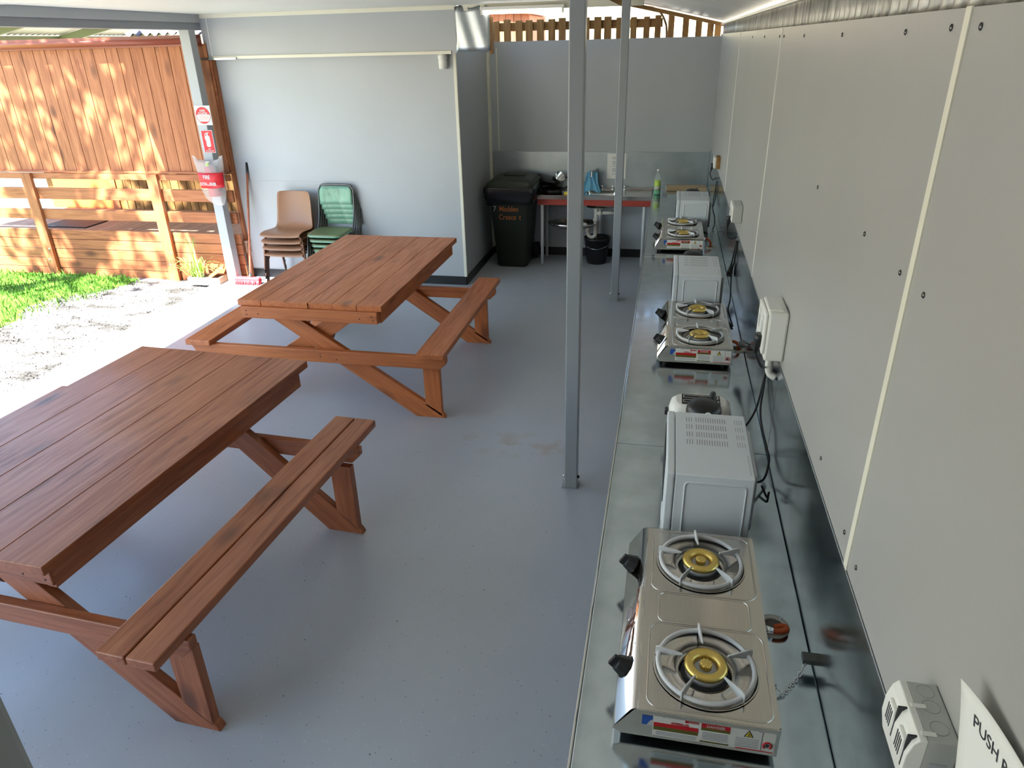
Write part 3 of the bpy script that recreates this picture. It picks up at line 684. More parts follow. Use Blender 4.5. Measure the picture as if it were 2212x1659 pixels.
    for x in (-0.14, 0.16):
        for y in (-0.3, 0.3): MB().lathe([(0, 0), (0.014, 0), (0.016, 0.019), (0, 0.019)], 12, (x, y, 0)).build('foot', m_rubber, t)
    # stickers on the end nearest the camera
    yf = -hl - 0.0008
    st = MB().box(-0.094, 0.186, yf, yf + 0.0009, 0.032, 0.092).build('warning_sticker', m_paper, t)
    y2 = yf - 0.0006
    d = lambda nme, m, *q: MB().box(q[0], q[1], y2, yf, q[2], q[3]).build(nme, m, st)
    d('red_stripe', m_red_band, -0.092, 0.012, 0.061, 0.072); d('olive_stripe', m_olive, -0.092, 0.012, 0.050, 0.061)
    d('caution_bar', m_red_band, -0.02, 0.012, 0.0835, 0.0900)
    d('danger_bar', m_red_band, 0.018, 0.084, 0.078, 0.090); d('danger_under_bar', m_olive, 0.018, 0.084, 0.070, 0.078); d('foot_bar', m_olive, 0.018, 0.084, 0.034, 0.038)
    d('red_rule', m_red_band, 0.10, 0.184, 0.0325, 0.0350)
    d('column_rule', m_black_ink, 0.156, 0.157, 0.036, 0.090)
    fine = MB()
    for z in (0.045, 0.041, 0.037): fine.box(-0.085, 0.008, y2, yf, z - 0.001, z + 0.001)
    for z in (0.064, 0.060, 0.056, 0.052, 0.048, 0.044): fine.box(0.022, 0.080, y2, yf, z - 0.0009, z + 0.0009)
    for z in (0.064, 0.059, 0.054, 0.049, 0.044, 0.040): fine.box(0.098, 0.150, y2, yf, z - 0.0009, z + 0.0009)
    fine.build('fine_print', m_grey_ink, st)
    MB().slab([(0.115, y2, 0.070), (0.137, y2, 0.070), (0.126, y2, 0.090)], (0, 0.0007, 0)).build('warning_triangle', m_black_ink, st)
    MB().slab([(0.1185, y2 - 0.0004, 0.0718), (0.1335, y2 - 0.0004, 0.0718), (0.126, y2 - 0.0004, 0.0862)], (0, 0.0007, 0)).build('warning_triangle_fill', m_yellow, st)
    text('exclamation', '!', 0.013, m_black_ink, st, (0.126, y2 - 0.0009, 0.0835), (1, 0, 0), (0, 0, 1), 'CENTER', 0.0002, bold=0.0004)
    fl = MB(); fl.tube([(0.17 + 0.009 * math.cos(a), y2, 0.053 + 0.009 * math.sin(a)) for a in [PI * (-0.3 + 1.6 * k / 16) for k in range(17)]], 0.0022, 6)
    fl.build('flame_mark', m_red_band, st)
    MB().slab([(0.164, y2, 0.050), (0.172, y2, 0.046), (0.176, y2, 0.055), (0.168, y2, 0.058)], (0, 0.0007, 0)).build('flame_mark_core', m_black_ink, st)
    text('universal_print', 'UNIVERSAL LPG', 0.0095, m_red_band, st, (-0.052, y2, 0.0805), (1, 0, 0), (0, 0, 1), 'LEFT', 0.0002, sx=0.62, bold=0.0002)
    text('caution_print', 'CAUTION!', 0.006, m_white_ink, st, (-0.012, y2 - 0.0005, 0.0893), (1, 0, 0), (0, 0, 1), 'LEFT', 0.0002, sx=0.8)
    text('danger_print', 'DANGER', 0.0105, m_white_ink, st, (0.051, y2 - 0.0005, 0.0885), (1, 0, 0), (0, 0, 1), 'CENTER', 0.0002, bold=0.0002)
    ap = MB().box(-0.120, -0.095, yf, yf + 0.0009, 0.062, 0.092).build('approval_sticker', m_blue_ink, t)
    MB().slab([(-0.108, y2, 0.062), (-0.0945, y2, 0.062), (-0.0945, y2, 0.080), (-0.1, y2, 0.078)], (0, 0.0007, 0)).build('white_corner', m_white_ink, ap)
    for x in (-0.07, 0.04, 0.15): MB().ellipsoid((x, yf, 0.0965), 0.004, 0.002, 0.003, 10, 6).build('screw', m_chrome, t)
    st.scale = (1, 1, 1.12); st.location.z = -0.006
    return t
st1 = make_stove('polished two-burner gas stove nearest the camera on the counter', (0.150, 1.592, 0.90))
dup(st1, (0.203, 3.89, 0.90), 0, 'two-burner gas stove standing between the toaster and the middle microwave')
dup(st1, (0.137, 6.16, 0.90), 0, 'two-burner gas stove farthest from the camera')

# ------------------------------------------------------------------ microwaves
def make_mw(label, loc):
    t = thing('microwave', label, 'microwave', loc, 0, 'white microwaves on the counter')
    MB().box(-0.147, -0.1195, -0.222, 0.222, 0.010, 0.279).build('front_door', m_white, t, 0.006, 3)
    MB().box(-0.1495, -0.1465, -0.05, 0.20, 0.05, 0.24).build('door_window', m_dark, t)
    MB().box(-0.1515, -0.1465, -0.19, -0.08, 0.03, 0.07).build('door_button', m_white, t, 0.002)
    MB().box(0.132, 0.150, -0.15, 0.17, 0.03, 0.25).build('rear_cover', m_white, t, 0.008)
    e = MB(); r = [(x, -0.2205, z) for x, z, _ in rrect(-0.085, 0.108, 0.03, 0.250, 0, 0.014, 5)]
    e.tube(r + [r[0]], 0.0032, 6, False)
    e.build('side_ridge', m_white, t)
    v = MB().loft([rrect(-0.118, 0.132, -0.22, 0.22, z, 0.004, 2) for z in (0.012, 0.275)] + [rrect(-0.115, 0.129, -0.217, 0.217, 0.278, 0.004, 2)], smooth=False); v.cur = 1
    for yy in (-0.02, 0.035, 0.09, 0.145):
        for k in range(3): v.box(-0.079 + k * 0.009, -0.0765 + k * 0.009, yy, yy + 0.034, 0.2775, 0.2784)
        for k in range(13): v.box(-0.045 + k * 0.0085, -0.0425 + k * 0.0085, yy, yy + 0.036, 0.2775, 0.2784)
        for k in range(4): v.box(0.092 + k * 0.008, 0.0935 + k * 0.008, yy, yy + 0.034, 0.2775, 0.2784)
    v.build('cabinet', [m_white, mat('vent_shadow', (0.28, 0.29, 0.29), 0.6)], t)
    MB().box(0.1185, 0.1205, -0.195, -0.07, 0.2775, 0.2784).build('edge_print', m_grey_ink, t)
    for x in (-0.1, 0.1):
        for y in (-0.18, 0.18): MB().lathe([(0, 0), (0.014, 0), (0.014, 0.013), (0, 0.013)], 10, (x, y, 0)).build('foot', m_rubber, t)
    return t
mw1 = make_mw('white microwave with top vents nearest the camera', (0.212, 2.25, 0.90))
mw2 = dup(mw1, (0.232, 4.47, 0.90), 0, 'white microwave standing behind the middle gas stove')
mw3 = dup(mw1, (0.255, 6.70, 0.90), 0, 'white microwave at the far end behind the farthest stove')

# ------------------------------------------------------------------ toaster and kettles
tt = thing('toaster', 'cream two-slot toaster half hidden behind the nearest microwave', 'toaster', (0.205, 2.775, 0.90))
MB().loft([rrect(-0.125, 0.125, -0.075, 0.075, 0.012, 0.05, 6), rrect(-0.13, 0.13, -0.08, 0.08, 0.03, 0.05, 6), rrect(-0.128, 0.128, -0.078, 0.078, 0.13, 0.05, 6), rrect(-0.12, 0.12, -0.072, 0.072, 0.165, 0.05, 6), rrect(-0.10, 0.10, -0.055, 0.055, 0.182, 0.04, 6)]).build('shell', m_white_pl, tt)
MB().box(-0.078, 0.078, -0.046, 0.046, 0.180, 0.185).build('slot_frame', m_rubber, tt, 0.003)
for s in (-1, 1):
    MB().box(-0.072, 0.072, s * 0.022 - 0.013, s * 0.022 + 0.013, 0.1835, 0.1858).build('slot', m_chrome, tt)
    MB().box(-0.068, 0.068, s * 0.022 - 0.008, s * 0.022 + 0.008, 0.1852, 0.1864).build('slot_opening', m_dark, tt)
MB().box(-0.145, -0.126, -0.02, 0.02, 0.11, 0.13).build('lever', m_black, tt, 0.004)
MB().loft([rrect(-0.118, 0.118, -0.07, 0.07, 0.0, 0.045, 5), rrect(-0.122, 0.122, -0.072, 0.072, 0.013, 0.045, 5)]).build('base', m_black, tt)
def make_kettle(label, loc):
    t = thing('kettle', label, 'kettle', loc, 0, 'black kettles behind the microwaves')
    MB().lathe([(0, 0), (0.085, 0), (0.088, 0.018), (0.082, 0.022), (0, 0.022)], 28).build('power_base', m_black, t)
    MB().lathe([(0, 0.024), (0.078, 0.024), (0.08, 0.05), (0.07, 0.17), (0.066, 0.235), (0, 0.235)], 28).build('jug', mat('kettle_black_plastic', (0.012, 0.012, 0.013), 0.15) if 'kettle_black_plastic' not in bpy.data.materials else bpy.data.materials['kettle_black_plastic'], t)
    MB().lathe([(0.068, 0.235), (0.066, 0.252), (0.055, 0.268), (0.03, 0.277), (0, 0.279)], 28).build('lid', m_black, t)
    MB().tube(spline([(0.03, 0.05, 0.255), (0.04, 0.12, 0.25), (0.045, 0.135, 0.15), (0.04, 0.085, 0.06)], 7), 0.012, 10).build('handle', m_black, t)
    MB().ellipsoid((0.012, -0.063, 0.253), 0.011, 0.006, 0.009, 12, 8).build('button', m_chrome, t)
    return t
k1 = make_kettle('black kettle between the nearest microwave and the toaster', (0.205, 2.575, 0.90))
dup(k1, (0.21, 4.80, 0.90), 0, 'black kettle barely showing over the middle microwave')
dup(k1, (0.255, 7.05, 0.90), 0, 'black kettle barely showing over the farthest microwave')

# ------------------------------------------------------------------ gas hoses, flange, chain
def flange(label, loc, rz=0):
    t = thing('hose_flange', label, 'flange', loc, rz, 'hose flanges in the counter')
    MB().lathe([(0.027, 0.0012), (0.026, 0.006), (0.029, 0.0075), (0.044, 0.005), (0.046, 0.0)], 28).build('ring', m_white_pl, t)
    MB().lathe([(0, 0.0015), (0.028, 0.0015)], 24).build('hole', mat('grey_hole', (0.20, 0.19, 0.18), 0.7) if 'grey_hole' not in bpy.data.materials else bpy.data.materials['grey_hole'], t)
    for a in (0.9, 2.2): MB().ellipsoid((0.037 * math.cos(a), 0.037 * math.sin(a), 0.0065), 0.004, 0.004, 0.002, 8, 5).build('screw', m_galv, t)
    return t
def hose(label, pts):
    t = thing('gas_hose', label, 'hose', pts[0], 0, 'orange gas hoses'); P = [Vector(p) - Vector(pts[0]) for p in pts]
    MB().tube(spline(P, 8), 0.0085, 12).build('rubber_tube', m_orange_rubber, t)
    a = (P[1] - P[0]).normalized(); MB().tube([P[0] - a * 0.012, P[0] + a * 0.016], 0.0105, 12).build('clamp', m_chrome, t)
    return t
flange('round white flange in the counter beside the nearest stove', (0.392, 1.69, 0.90))
hose('short orange hose looping into the flange by the nearest stove', [(0.372, 1.660, 0.914), (0.395, 1.654, 0.916), (0.420, 1.662, 0.916), (0.424, 1.682, 0.911), (0.405, 1.688, 0.904), (0.395, 1.685, 0.898)])
flange('round white flange behind the middle stove end', (0.445, 3.80, 0.90))
hose('orange hose leaving the back of the middle stove', [(0.402, 3.82, 0.94), (0.43, 3.80, 0.945), (0.450, 3.79, 0.93), (0.452, 3.795, 0.90)])
flange('round white flange beside the farthest stove', (0.395, 5.98, 0.90))
hose('orange hose leaving the back of the farthest stove', [(0.338, 6.05, 0.955), (0.365, 6.04, 0.955), (0.392, 6.01, 0.935), (0.397, 5.985, 0.90)])
ch = thing('safety_chain', 'thin silver chain tying the nearest stove to the upstand', 'chain', (0.349, 1.45, 0.93))
P = spline([(0.012, 0, 0.0), (0.035, -0.012, -0.024), (0.06, 0.02, -0.028), (0.085, 0.055, -0.02), (0.112, 0.088, 0.012)], 5)
for i in range(len(P) - 1):
    a = P[i]; d = (P[i + 1] - a); L_ = d.length * 0.95; d.normalize(); sd = d.cross(Vector((0, 0, 1))).normalized(); up = sd.cross(d)
    s_ = sd if i % 2 else up; c = a + d * L_ * 0.6
    ring = [c + d * (L_ * 0.72 * math.cos(q)) + s_ * (0.0052 * math.sin(q)) for q in [2 * PI * k / 12 for k in range(13)]]
    MB().tube(ring, 0.0016, 6, False).build('link', m_chrome, ch)
MB().box(0.0, 0.003, -0.012, 0.03, -0.012, 0.012).build('stove_bracket', m_dark_chrome, ch, 0.001)
MB().box(0.095, 0.132, 0.075, 0.105, 0.004, 0.020).build('wall_bracket', m_dark_chrome, ch, 0.001)

# ------------------------------------------------------------------ power points and cords
ob = thing('power_outlet', 'white double power point box nearest the camera low on the right wall', 'power outlet', (0.4845, 0.897, 1.447), 0, 'power points on the right wall')
prof = [(0.0, 0.048), (-0.056, 0.048), (-0.064, 0.038), (-0.070, 0.012), (-0.070, -0.020), (-0.062, -0.060), (-0.050, -0.085), (0.0, -0.085)]
MB().slab([(x, -0.058, z) for x, z in prof[:1] + [(-0.045, 0.048), (-0.045, -0.085)] + prof[-1:]], (0, 0.116, 0)).build('box', m_grey_pl, ob, 0.002)
rows = [[(x, y, z) for x, z in prof[1:-1]] for y in (-0.058, -0.02, 0.02, 0.058)]
pv = [(-0.0445, 0.048)] + prof[1:-1] + [(-0.0445, -0.085)]
MB().slab([(x, -0.0585, z) for x, z in pv], (0, 0.117, 0)).build('front_plate', m_white_pl, ob, 0.002)
for k, y in enumerate((0.022, -0.030)):
    MB().box(-0.0725, -0.062, y - 0.014, y + 0.016, -0.016, 0.030).build('socket_face', m_white_pl, ob, 0.004)
    sl = MB()
    for j in range(4): sl.box(-0.0732, -0.0722, y - 0.010 + j * 0.006, y - 0.0075 + j * 0.006, -0.010, 0.024)
    sl.build('slits', m_black_ink, ob)
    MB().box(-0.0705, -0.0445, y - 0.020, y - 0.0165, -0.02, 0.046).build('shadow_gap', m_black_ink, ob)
    MB().box(-0.052, -0.030, y - 0.018, y - 0.010, 0.048, 0.050).build('clip', m_white_pl, ob, 0.001)
    MB().ellipsoid((-0.0590, y + (0.029 if k == 0 else -0.022), -0.018), 0.002, 0.004, 0.004, 8, 5).build('screw', m_dark, ob)
kk = MB()
for y in (-0.03, 0.01, 0.04): kk.torus(0.013, 0.0006, (-0.022, y, 0.0482), 24, 4)
kk.build('knockout_rings', mat('knockout_grey', (0.36, 0.36, 0.34), 0.5), ob)
MB().box(-0.035, -0.010, -0.0592, -0.0582, -0.01, 0.004).build('rating_print', m_grey_ink, ob)

o2 = thing('power_outlet', 'large grubby cream power point with conduit beside the nearest microwave', 'power outlet', (0.4845, 2.76, 1.425), 0, 'power points on the right wall')
MB().box(-0.072, 0, -0.105, 0.10, -0.10, 0.095).build('box', m_white_pl, o2, 0.008)
MB().box(-0.085, -0.072, -0.10, 0.095, -0.075, 0.088).build('front_plate', m_white_pl, o2, 0.006)
MB().box(-0.074, -0.02, -0.09, -0.01, 0.094, 0.104).build('hood', m_white_pl, o2, 0.006)
for y in (-0.05, 0.04):
    MB().box(-0.0865, -0.0845, y - 0.018, y + 0.018, -0.01, 0.04).build('socket_face', m_grey_pl, o2, 0.003)
    MB().box(-0.0875, -0.0860, y - 0.012, y + 0.012, 0.045, 0.065).build('switch', m_white_pl, o2, 0.002)
MB().tube(spline([(-0.035, -0.02, -0.10), (-0.035, -0.02, -0.15), (-0.028, -0.02, -0.185), (-0.004, -0.03, -0.20)], 6), 0.015, 14).build('conduit', m_white_pl, o2)
o3 = thing('power_outlet', 'clean white power point beside the middle microwave', 'power outlet', (0.4845, 4.78, 1.445), 0, 'power points on the right wall')
MB().box(-0.055, 0, -0.10, 0.10, -0.05, 0.055).build('box', m_grey_pl, o3, 0.006)
MB().box(-0.063, -0.055, -0.10, 0.10, -0.048, 0.053).build('front_plate', m_white_pl, o3, 0.004)
for y in (-0.045, 0.045): MB().box(-0.065, -0.0625, y - 0.016, y + 0.016, -0.02, 0.02).build('socket_face', m_grey_pl, o3, 0.003)
o4 = thing('power_outlet', 'white power point on a brown wooden block near the far corner', 'power outlet', (0.4845, 7.17, 1.40), 0, 'power points on the right wall')
MB().box(-0.035, 0, -0.07, 0.07, -0.052, 0.055).build('mounting_block', m_pale, o4, 0.004)
MB().box(-0.06, -0.0355, -0.066, 0.066, -0.046, 0.05).build('front_plate', m_white_pl, o4, 0.005)
for y in (-0.03, 0.03): MB().box(-0.062, -0.0595, y - 0.014, y + 0.014, -0.02, 0.018).build('socket_face', m_grey_pl, o4, 0.003)
def cord(owner, pts, r=0.0045, plug=None, saddle=None, extra=None, top=None):
    o = Vector(owner.location) if owner else Vector(pts[0])
    b = MB().tube(spline([Vector(p) - o for p in pts], 7), r, 8)
    if owner: t = b.build('power_cord', m_rubber, owner)
    else:
        t = thing('extension_lead', top, 'extension lead', o); b.build('cable', m_rubber, t)
    if plug:
        a = Vector(plug[0]) - o; e = Vector(plug[1]) - o
        MB().tube([a, a + (e - a) * 0.25, a + (e - a) * 0.55, e], [0.020, 0.020, 0.013, 0.006], 12).build('plug', m_black, t)
    if extra: MB().tube(spline([Vector(p) - o for p in extra], 7), r, 8).build('spare_loop', m_rubber, t)
    if saddle:
        x, y, z = saddle; MB().box(x - 0.008, x + 0.0035, y - 0.022, y + 0.022, z - 0.011, z + 0.011).build('saddle_clip', m_chrome, wr, 0.002)
    return t
cord(tt, [(0.388, 2.70, 1.40), (0.392, 2.70, 1.33), (0.425, 2.72, 1.27), (0.47, 2.90, 1.235), (0.468, 2.92, 1.15), (0.44, 2.85, 1.02), (0.39, 2.80, 0.945), (0.345, 2.785, 0.925)], plug=((0.396, 2.70, 1.42), (0.386, 2.70, 1.34)), saddle=(0.481, 2.95, 1.235))
cord(mw1, [(0.47, 2.955, 1.22), (0.472, 2.93, 1.12), (0.46, 2.86, 1.02), (0.455, 2.72, 1.0), (0.462, 2.60, 0.98), (0.466, 2.53, 0.96), (0.44, 2.44, 0.93), (0.385, 2.36, 0.96)], extra=[(0.43, 2.40, 0.925), (0.445, 2.35, 0.91), (0.455, 2.38, 0.912)])
cord(None, [(0.455, 3.50, 1.06), (0.465, 3.44, 1.07), (0.47, 3.22, 1.13), (0.472, 2.98, 1.225)], plug=((0.437, 3.56, 1.03), (0.462, 3.45, 1.07)), top='black lead with plug hanging between the middle stove and grubby power point')
cord(mw2, [(0.415, 4.78, 1.40), (0.405, 4.78, 1.34), (0.415, 4.75, 1.29), (0.45, 4.74, 1.28), (0.474, 4.76, 1.29), (0.474, 4.78, 1.25), (0.472, 4.86, 1.12), (0.465, 4.88, 1.06)], plug=((0.418, 4.78, 1.42), (0.408, 4.78, 1.35)), saddle=(0.481, 4.78, 1.277))
cord(mw2, [(0.476, 4.76, 1.26), (0.47, 4.72, 1.14), (0.465, 4.76, 1.06), (0.46, 4.66, 0.99), (0.445, 4.46, 0.96), (0.43, 4.36, 0.94), (0.435, 4.22, 0.925), (0.445, 4.14, 0.908), (0.43, 4.20, 0.906), (0.405, 4.28, 0.91)], plug=((0.455, 4.80, 1.02), (0.468, 4.86, 1.09)))
cord(mw3, [(0.425, 7.17, 1.36), (0.405, 7.15, 1.30), (0.43, 7.12, 1.25), (0.465, 7.16, 1.26), (0.474, 7.2, 1.245), (0.472, 7.2, 1.18), (0.455, 7.1, 1.08), (0.445, 6.95, 1.02), (0.46, 6.8, 0.97), (0.455, 6.66, 0.93), (0.44, 6.58, 0.908)], plug=((0.424, 7.17, 1.39), (0.412, 7.16, 1.33)), saddle=(0.481, 7.2, 1.237), extra=[(0.472, 7.2, 1.19), (0.473, 7.12, 1.09), (0.45, 6.98, 1.03)])
# curling paper sign on the wall
sg = thing('wall_sign', 'curling paper sign reading PUSH BU at the bottom right corner', 'sign', (0.482, 0.838, 1.630))
def sgp(u, v): # metres along the sheet towards the camera, and down it
    return Vector((-0.003 - 0.026 * math.exp(-u * 14) * (0.3 + 0.7 * math.exp(-v * 9)), -u - 0.24 * v, 0.06 * u - v))
MB().grid([[sgp(0.29 * i / 16, 0.20 * j / 10) for i in range(17)] for j in range(11)]).build('paper', m_paper, sg, solid=0.0008)
# lettering follows the curl of the sheet
def curved_text(body, size, u0, v0, sxx=1.0):
    c = bpy.data.curves.new('lettering', 'FONT'); c.body = body; c.size = size; c.extrude = 0.0
    tmp = bpy.data.objects.new('tmp', c); COL.objects.link(tmp); bpy.context.view_layer.update()
    me = bpy.data.meshes.new_from_object(tmp.evaluated_get(bpy.context.evaluated_depsgraph_get())); bpy.data.objects.remove(tmp)
    bm = bmesh.new(); bm.from_mesh(me)
    for v in bm.verts:
        u = u0 + v.co.x * sxx; w = v0 - v.co.y; p = sgp(u, w); v.co = p + Vector((-0.0012, 0, 0))
    bm.to_mesh(me); bm.free(); me.materials.clear(); me.materials.append(m_black_ink)
    o = bpy.data.objects.new('lettering', me); COL.objects.link(o); o.parent = sg
curved_text('PUSH BUTTON', 0.026, 0.028, 0.045); curved_text('FOR', 0.026, 0.088, 0.078); curved_text('MICROWAVE', 0.026, 0.045, 0.111)

# ------------------------------------------------------------------ stacked chairs
def brown_chair(label, loc):
    t = thing('stacking_chair', label, 'chair', loc, 0, 'stacked brown chairs')
    prof = [(-0.008, 0.400, 0.235), (0.0, 0.418, 0.235), (0.03, 0.43, 0.236), (0.10, 0.432, 0.235), (0.20, 0.422, 0.232), (0.30, 0.415, 0.228), (0.355, 0.425, 0.224), (0.395, 0.46, 0.218), (0.42, 0.52, 0.212), (0.44, 0.60, 0.208), (0.455, 0.68, 0.205), (0.468, 0.76, 0.200), (0.474, 0.80, 0.192), (0.476, 0.812, 0.17)]
    rows = []
    for i, (y, z, w) in enumerate(prof):
        row = []; back = max(0, min(1, (i - 5) / 3))
        for k in range(13):
            u = k / 6 - 1; c = u * u
            row.append((u * w, y - back * 0.045 * c + 0.0, z + (1 - back) * (0.012 * c * c + (0.006 if i > 2 else 0)) ))
        rows.append(row)
    MB().grid(rows).build('seat_shell', m_brown_shell, t, solid=0.007, sub=1)
    for y, yb, zz in ((0.06, 0.015, 0.405), (0.36, 0.46, 0.40)):
        P = [(-0.255, yb, 0.0), (-0.225, y, zz - 0.05), (-0.20, y, zz - 0.012), (-0.16, y, zz), (0.16, y, zz), (0.20, y, zz - 0.012), (0.225, y, zz - 0.05), (0.255, yb, 0.0)]
        MB().tube([P[0]] + [p for p in spline(P[1:7], 4)] + [P[7]], 0.011, 10).build('leg_frame', m_brown_metal, t)
    for s in (-1, 1):
        MB().tube([(s * 0.17, 0.06, 0.402), (s * 0.17, 0.36, 0.398)], 0.009, 8).build('side_rail', m_brown_metal, t)
        for yb in (0.015, 0.46): MB().tube([(s * 0.255, yb, 0.0), (s * 0.2525, yb * 0.98 + 0.002, 0.03)], 0.013, 10).build('foot_cap', m_rubber, t)
    return t
bl = ['brown moulded chair at the bottom of its stack by the wall', 'brown moulded chair second from the bottom of its stack', 'brown moulded chair just under the top one in its stack', 'brown moulded chair on top of the stack by the broom']
bc = brown_chair(bl[0], (-4.03, 6.98, 0))
for i in (1, 2, 3): dup(bc, (-4.03 + 0.004 * i, 6.98 - 0.012 * i, 0.0735 * i), 0, bl[i])
def green_chair(label, loc):
    t = thing('stacking_chair', label, 'chair', loc, 0, 'stacked green metal chairs')
    rings = [rrect(-0.205, 0.205, 0.0, 0.40, z, 0.09, 6) for z in (0.405, 0.415)] + [rrect(-0.20, 0.20, 0.005, 0.395, 0.428, 0.085, 6), rrect(-0.17, 0.17, 0.035, 0.365, 0.424, 0.07, 6)]
    MB().loft(rings).build('seat', [m_green_seat], t)
    MB().loft([rrect(-0.2065, 0.2065, -0.0015, 0.4015, z, 0.09, 6) for z in (0.400, 0.4145)], cap=False).build('seat_rim', m_green, t, solid=0.003)
    P = [(-0.205, 0.30, 0.36), (-0.205, 0.40, 0.55), (-0.205, 0.452, 0.78), (-0.19, 0.462, 0.84), (-0.14, 0.468, 0.872), (0.14, 0.468, 0.872), (0.19, 0.462, 0.84), (0.205, 0.452, 0.78), (0.205, 0.40, 0.55), (0.205, 0.30, 0.36)]
    MB().tube(spline(P, 5), 0.0105, 10).build('back_frame', m_dark_chrome, t)
    rows = []
    for j in range(6):
        z = 0.665 + 0.19 * j / 5; w = 0.190 - (0.03 if j == 5 else 0.004 if j == 4 else 0)
        rows.append([(w * (k / 5 - 1), 0.425 + 0.022 * j / 5 + 0.022 * (1 - (k / 5 - 1) ** 2), z) for k in range(11)])
    MB().grid(rows).build('back_panel', m_green, t, solid=0.004)
    for s in (-1, 1):
        MB().tube([(s * 0.19, 0.04, 0.405), (s * 0.215, -0.02, 0.0)], 0.0105, 10).build('leg', m_dark_chrome, t)
        MB().tube([(s * 0.19, 0.33, 0.405), (s * 0.215, 0.47, 0.0)], 0.0105, 10).build('leg', m_dark_chrome, t)
    return t
gl_ = ['green metal chair at the bottom of its stack', 'green metal chair second from the bottom of its stack', 'green metal chair in the middle of its stack', 'green metal chair just below the top of its stack', 'worn green metal chair on top of its stack, olive seat']
gc = green_chair(gl_[0], (-3.50, 7.03, 0))
for i in range(1, 5): dup(gc, (-3.50 - 0.010 * i, 7.03 - 0.012 * i, 0.056 * i), 0, gl_[i])

# ------------------------------------------------------------------ broom
bmr = thing('broom', 'broom with red bristles leaning against the left end of the wall', 'broom', (-4.62, 7.20, 0))
MB().tube([(0.0, 0.0, 0.075), (0.02, 0.28, 1.20)], 0.0125, 12).build('handle', m_handle_wood, bmr)
MB().tube([(0.02, 0.28, 1.20), (0.0225, 0.308, 1.315)], 0.0145, 12).build('grip', m_black, bmr)
MB().tube([(-0.002, -0.01, 0.05), (0.002, 0.012, 0.13)], [0.018, 0.015], 12).build('ferrule', m_chrome, bmr)
MB().box(-0.19, 0.12, -0.035, 0.035, 0.055, 0.08).build('head', m_red_bristle, bmr, 0.008)
br_ = MB(); random.seed(5)
for i in range(26):
    for j in range(4):
        x = -0.185 + 0.30 * i / 25; y = -0.028 + 0.019 * j
        br_.tube([(x, y, 0.056), (x + random.uniform(-0.012, 0.012), y * 1.5 + random.uniform(-0.006, 0.006), 0.001)], [0.0055, 0.007], 5)
o = br_.build('bristles', m_red_bristle, bmr); o['kind'] = 'stuff'

# ------------------------------------------------------------------ fire signs and extinguisher on the timber post
def sign(name, label, loc, w, h):
    t = thing(name, label, 'sign', loc); MB().box(-w / 2, w / 2, -0.0015, 0.0015, -h / 2, h / 2).build('plate', m_white_ink, t, 0.001, 1); return t
s1 = sign('fire_sign', 'square white fire sign with red disc, upper of the two', (-4.815, 7.195, 1.838), 0.185, 0.195)
def half(z0, z1, m, nm):
    pts = []; R_ = 0.082
    a0 = math.asin(max(-1, min(1, z0 / R_))); a1 = math.asin(max(-1, min(1, z1 / R_)))
    for k in range(13): a = a0 + (a1 - a0) * k / 12; pts.append((R_ * math.cos(a), -0.0022, R_ * math.sin(a)))
    for k in range(13): a = a1 + (a0 - a1) * k / 12; pts.append((-R_ * math.cos(a), -0.0022, R_ * math.sin(a)))
    MB().slab(pts, (0, 0.0006, 0)).build(nm, m, s1)
half(0.008, 0.081, m_red_band, 'red_top'); half(-0.081, -0.062, m_red_band, 'red_foot')
MB().tube([(0.081 * math.cos(a), -0.0022, 0.081 * math.sin(a)) for a in [2 * PI * k / 40 for k in range(41)]], 0.002, 6, False).build('red_ring', m_red_band, s1)
text('lettering', 'A:B(E)\nPOWDER', 0.030, m_white_ink, s1, (0, -0.0032, 0.062), (1, 0, 0), (0, 0, 1), 'CENTER', 0.0004, sx=0.85, bold=0.0008)
fp = MB()
for z, w in ((-0.008, 0.06), (-0.022, 0.055), (-0.036, 0.06)): fp.box(-w, w, -0.0026, -0.0016, z - 0.004, z + 0.003)
fp.build('fine_print', mat('pink_print', (0.8, 0.35, 0.33), 0.5), s1)
s2 = sign('fire_sign', 'red fire sign with white extinguisher picture, lower of the two', (-4.815, 7.195, 1.575), 0.135, 0.232)
MB().box(-0.062, 0.062, -0.0024, -0.0014, -0.110, 0.110).build('red_field', m_red_band, s2)
ex = MB(); y = -0.0032
ex.slab([(x, y, z) for x, z, _ in rrect(-0.024, 0.026, -0.055, 0.062, 0, 0.018, 5)], (0, 0.001, 0)); ex.slab([(-0.008, y, 0.06), (0.01, y, 0.06), (0.01, y, 0.085), (-0.008, y, 0.085)], (0, 0.001, 0))
ex.slab([(-0.02, y, 0.078), (0.022, y, 0.086), (0.022, y, 0.094), (-0.02, y, 0.086)], (0, 0.001, 0)); ex.slab([(-0.034, y, 0.02), (-0.028, y, 0.02), (-0.018, y, 0.082), (-0.026, y, 0.082)], (0, 0.001, 0))
ex.build('extinguisher_picture', m_white_ink, s2)
text('lettering', 'FIRE\nEXTINGUISHER', 0.0195, m_white_ink, s2, (0, -0.0032, -0.068), (1, 0, 0), (0, 0, 1), 'CENTER', 0.0003, sx=0.72, bold=0.0004)
fe = thing('fire_extinguisher', 'red fire extinguisher in a printed plastic bag on the timber post', 'fire extinguisher', (-4.80, 7.115, 0.92))
MB().lathe([(0, 0.10), (0.062, 0.10), (0.066, 0.11), (0.066, 0.36), (0.055, 0.40), (0.025, 0.42), (0.02, 0.44), (0, 0.44)], 24).build('cylinder', m_red_band, fe)
MB().box(-0.02, 0.02, -0.03, 0.05, 0.44, 0.465).build('valve', m_chrome, fe, 0.005)
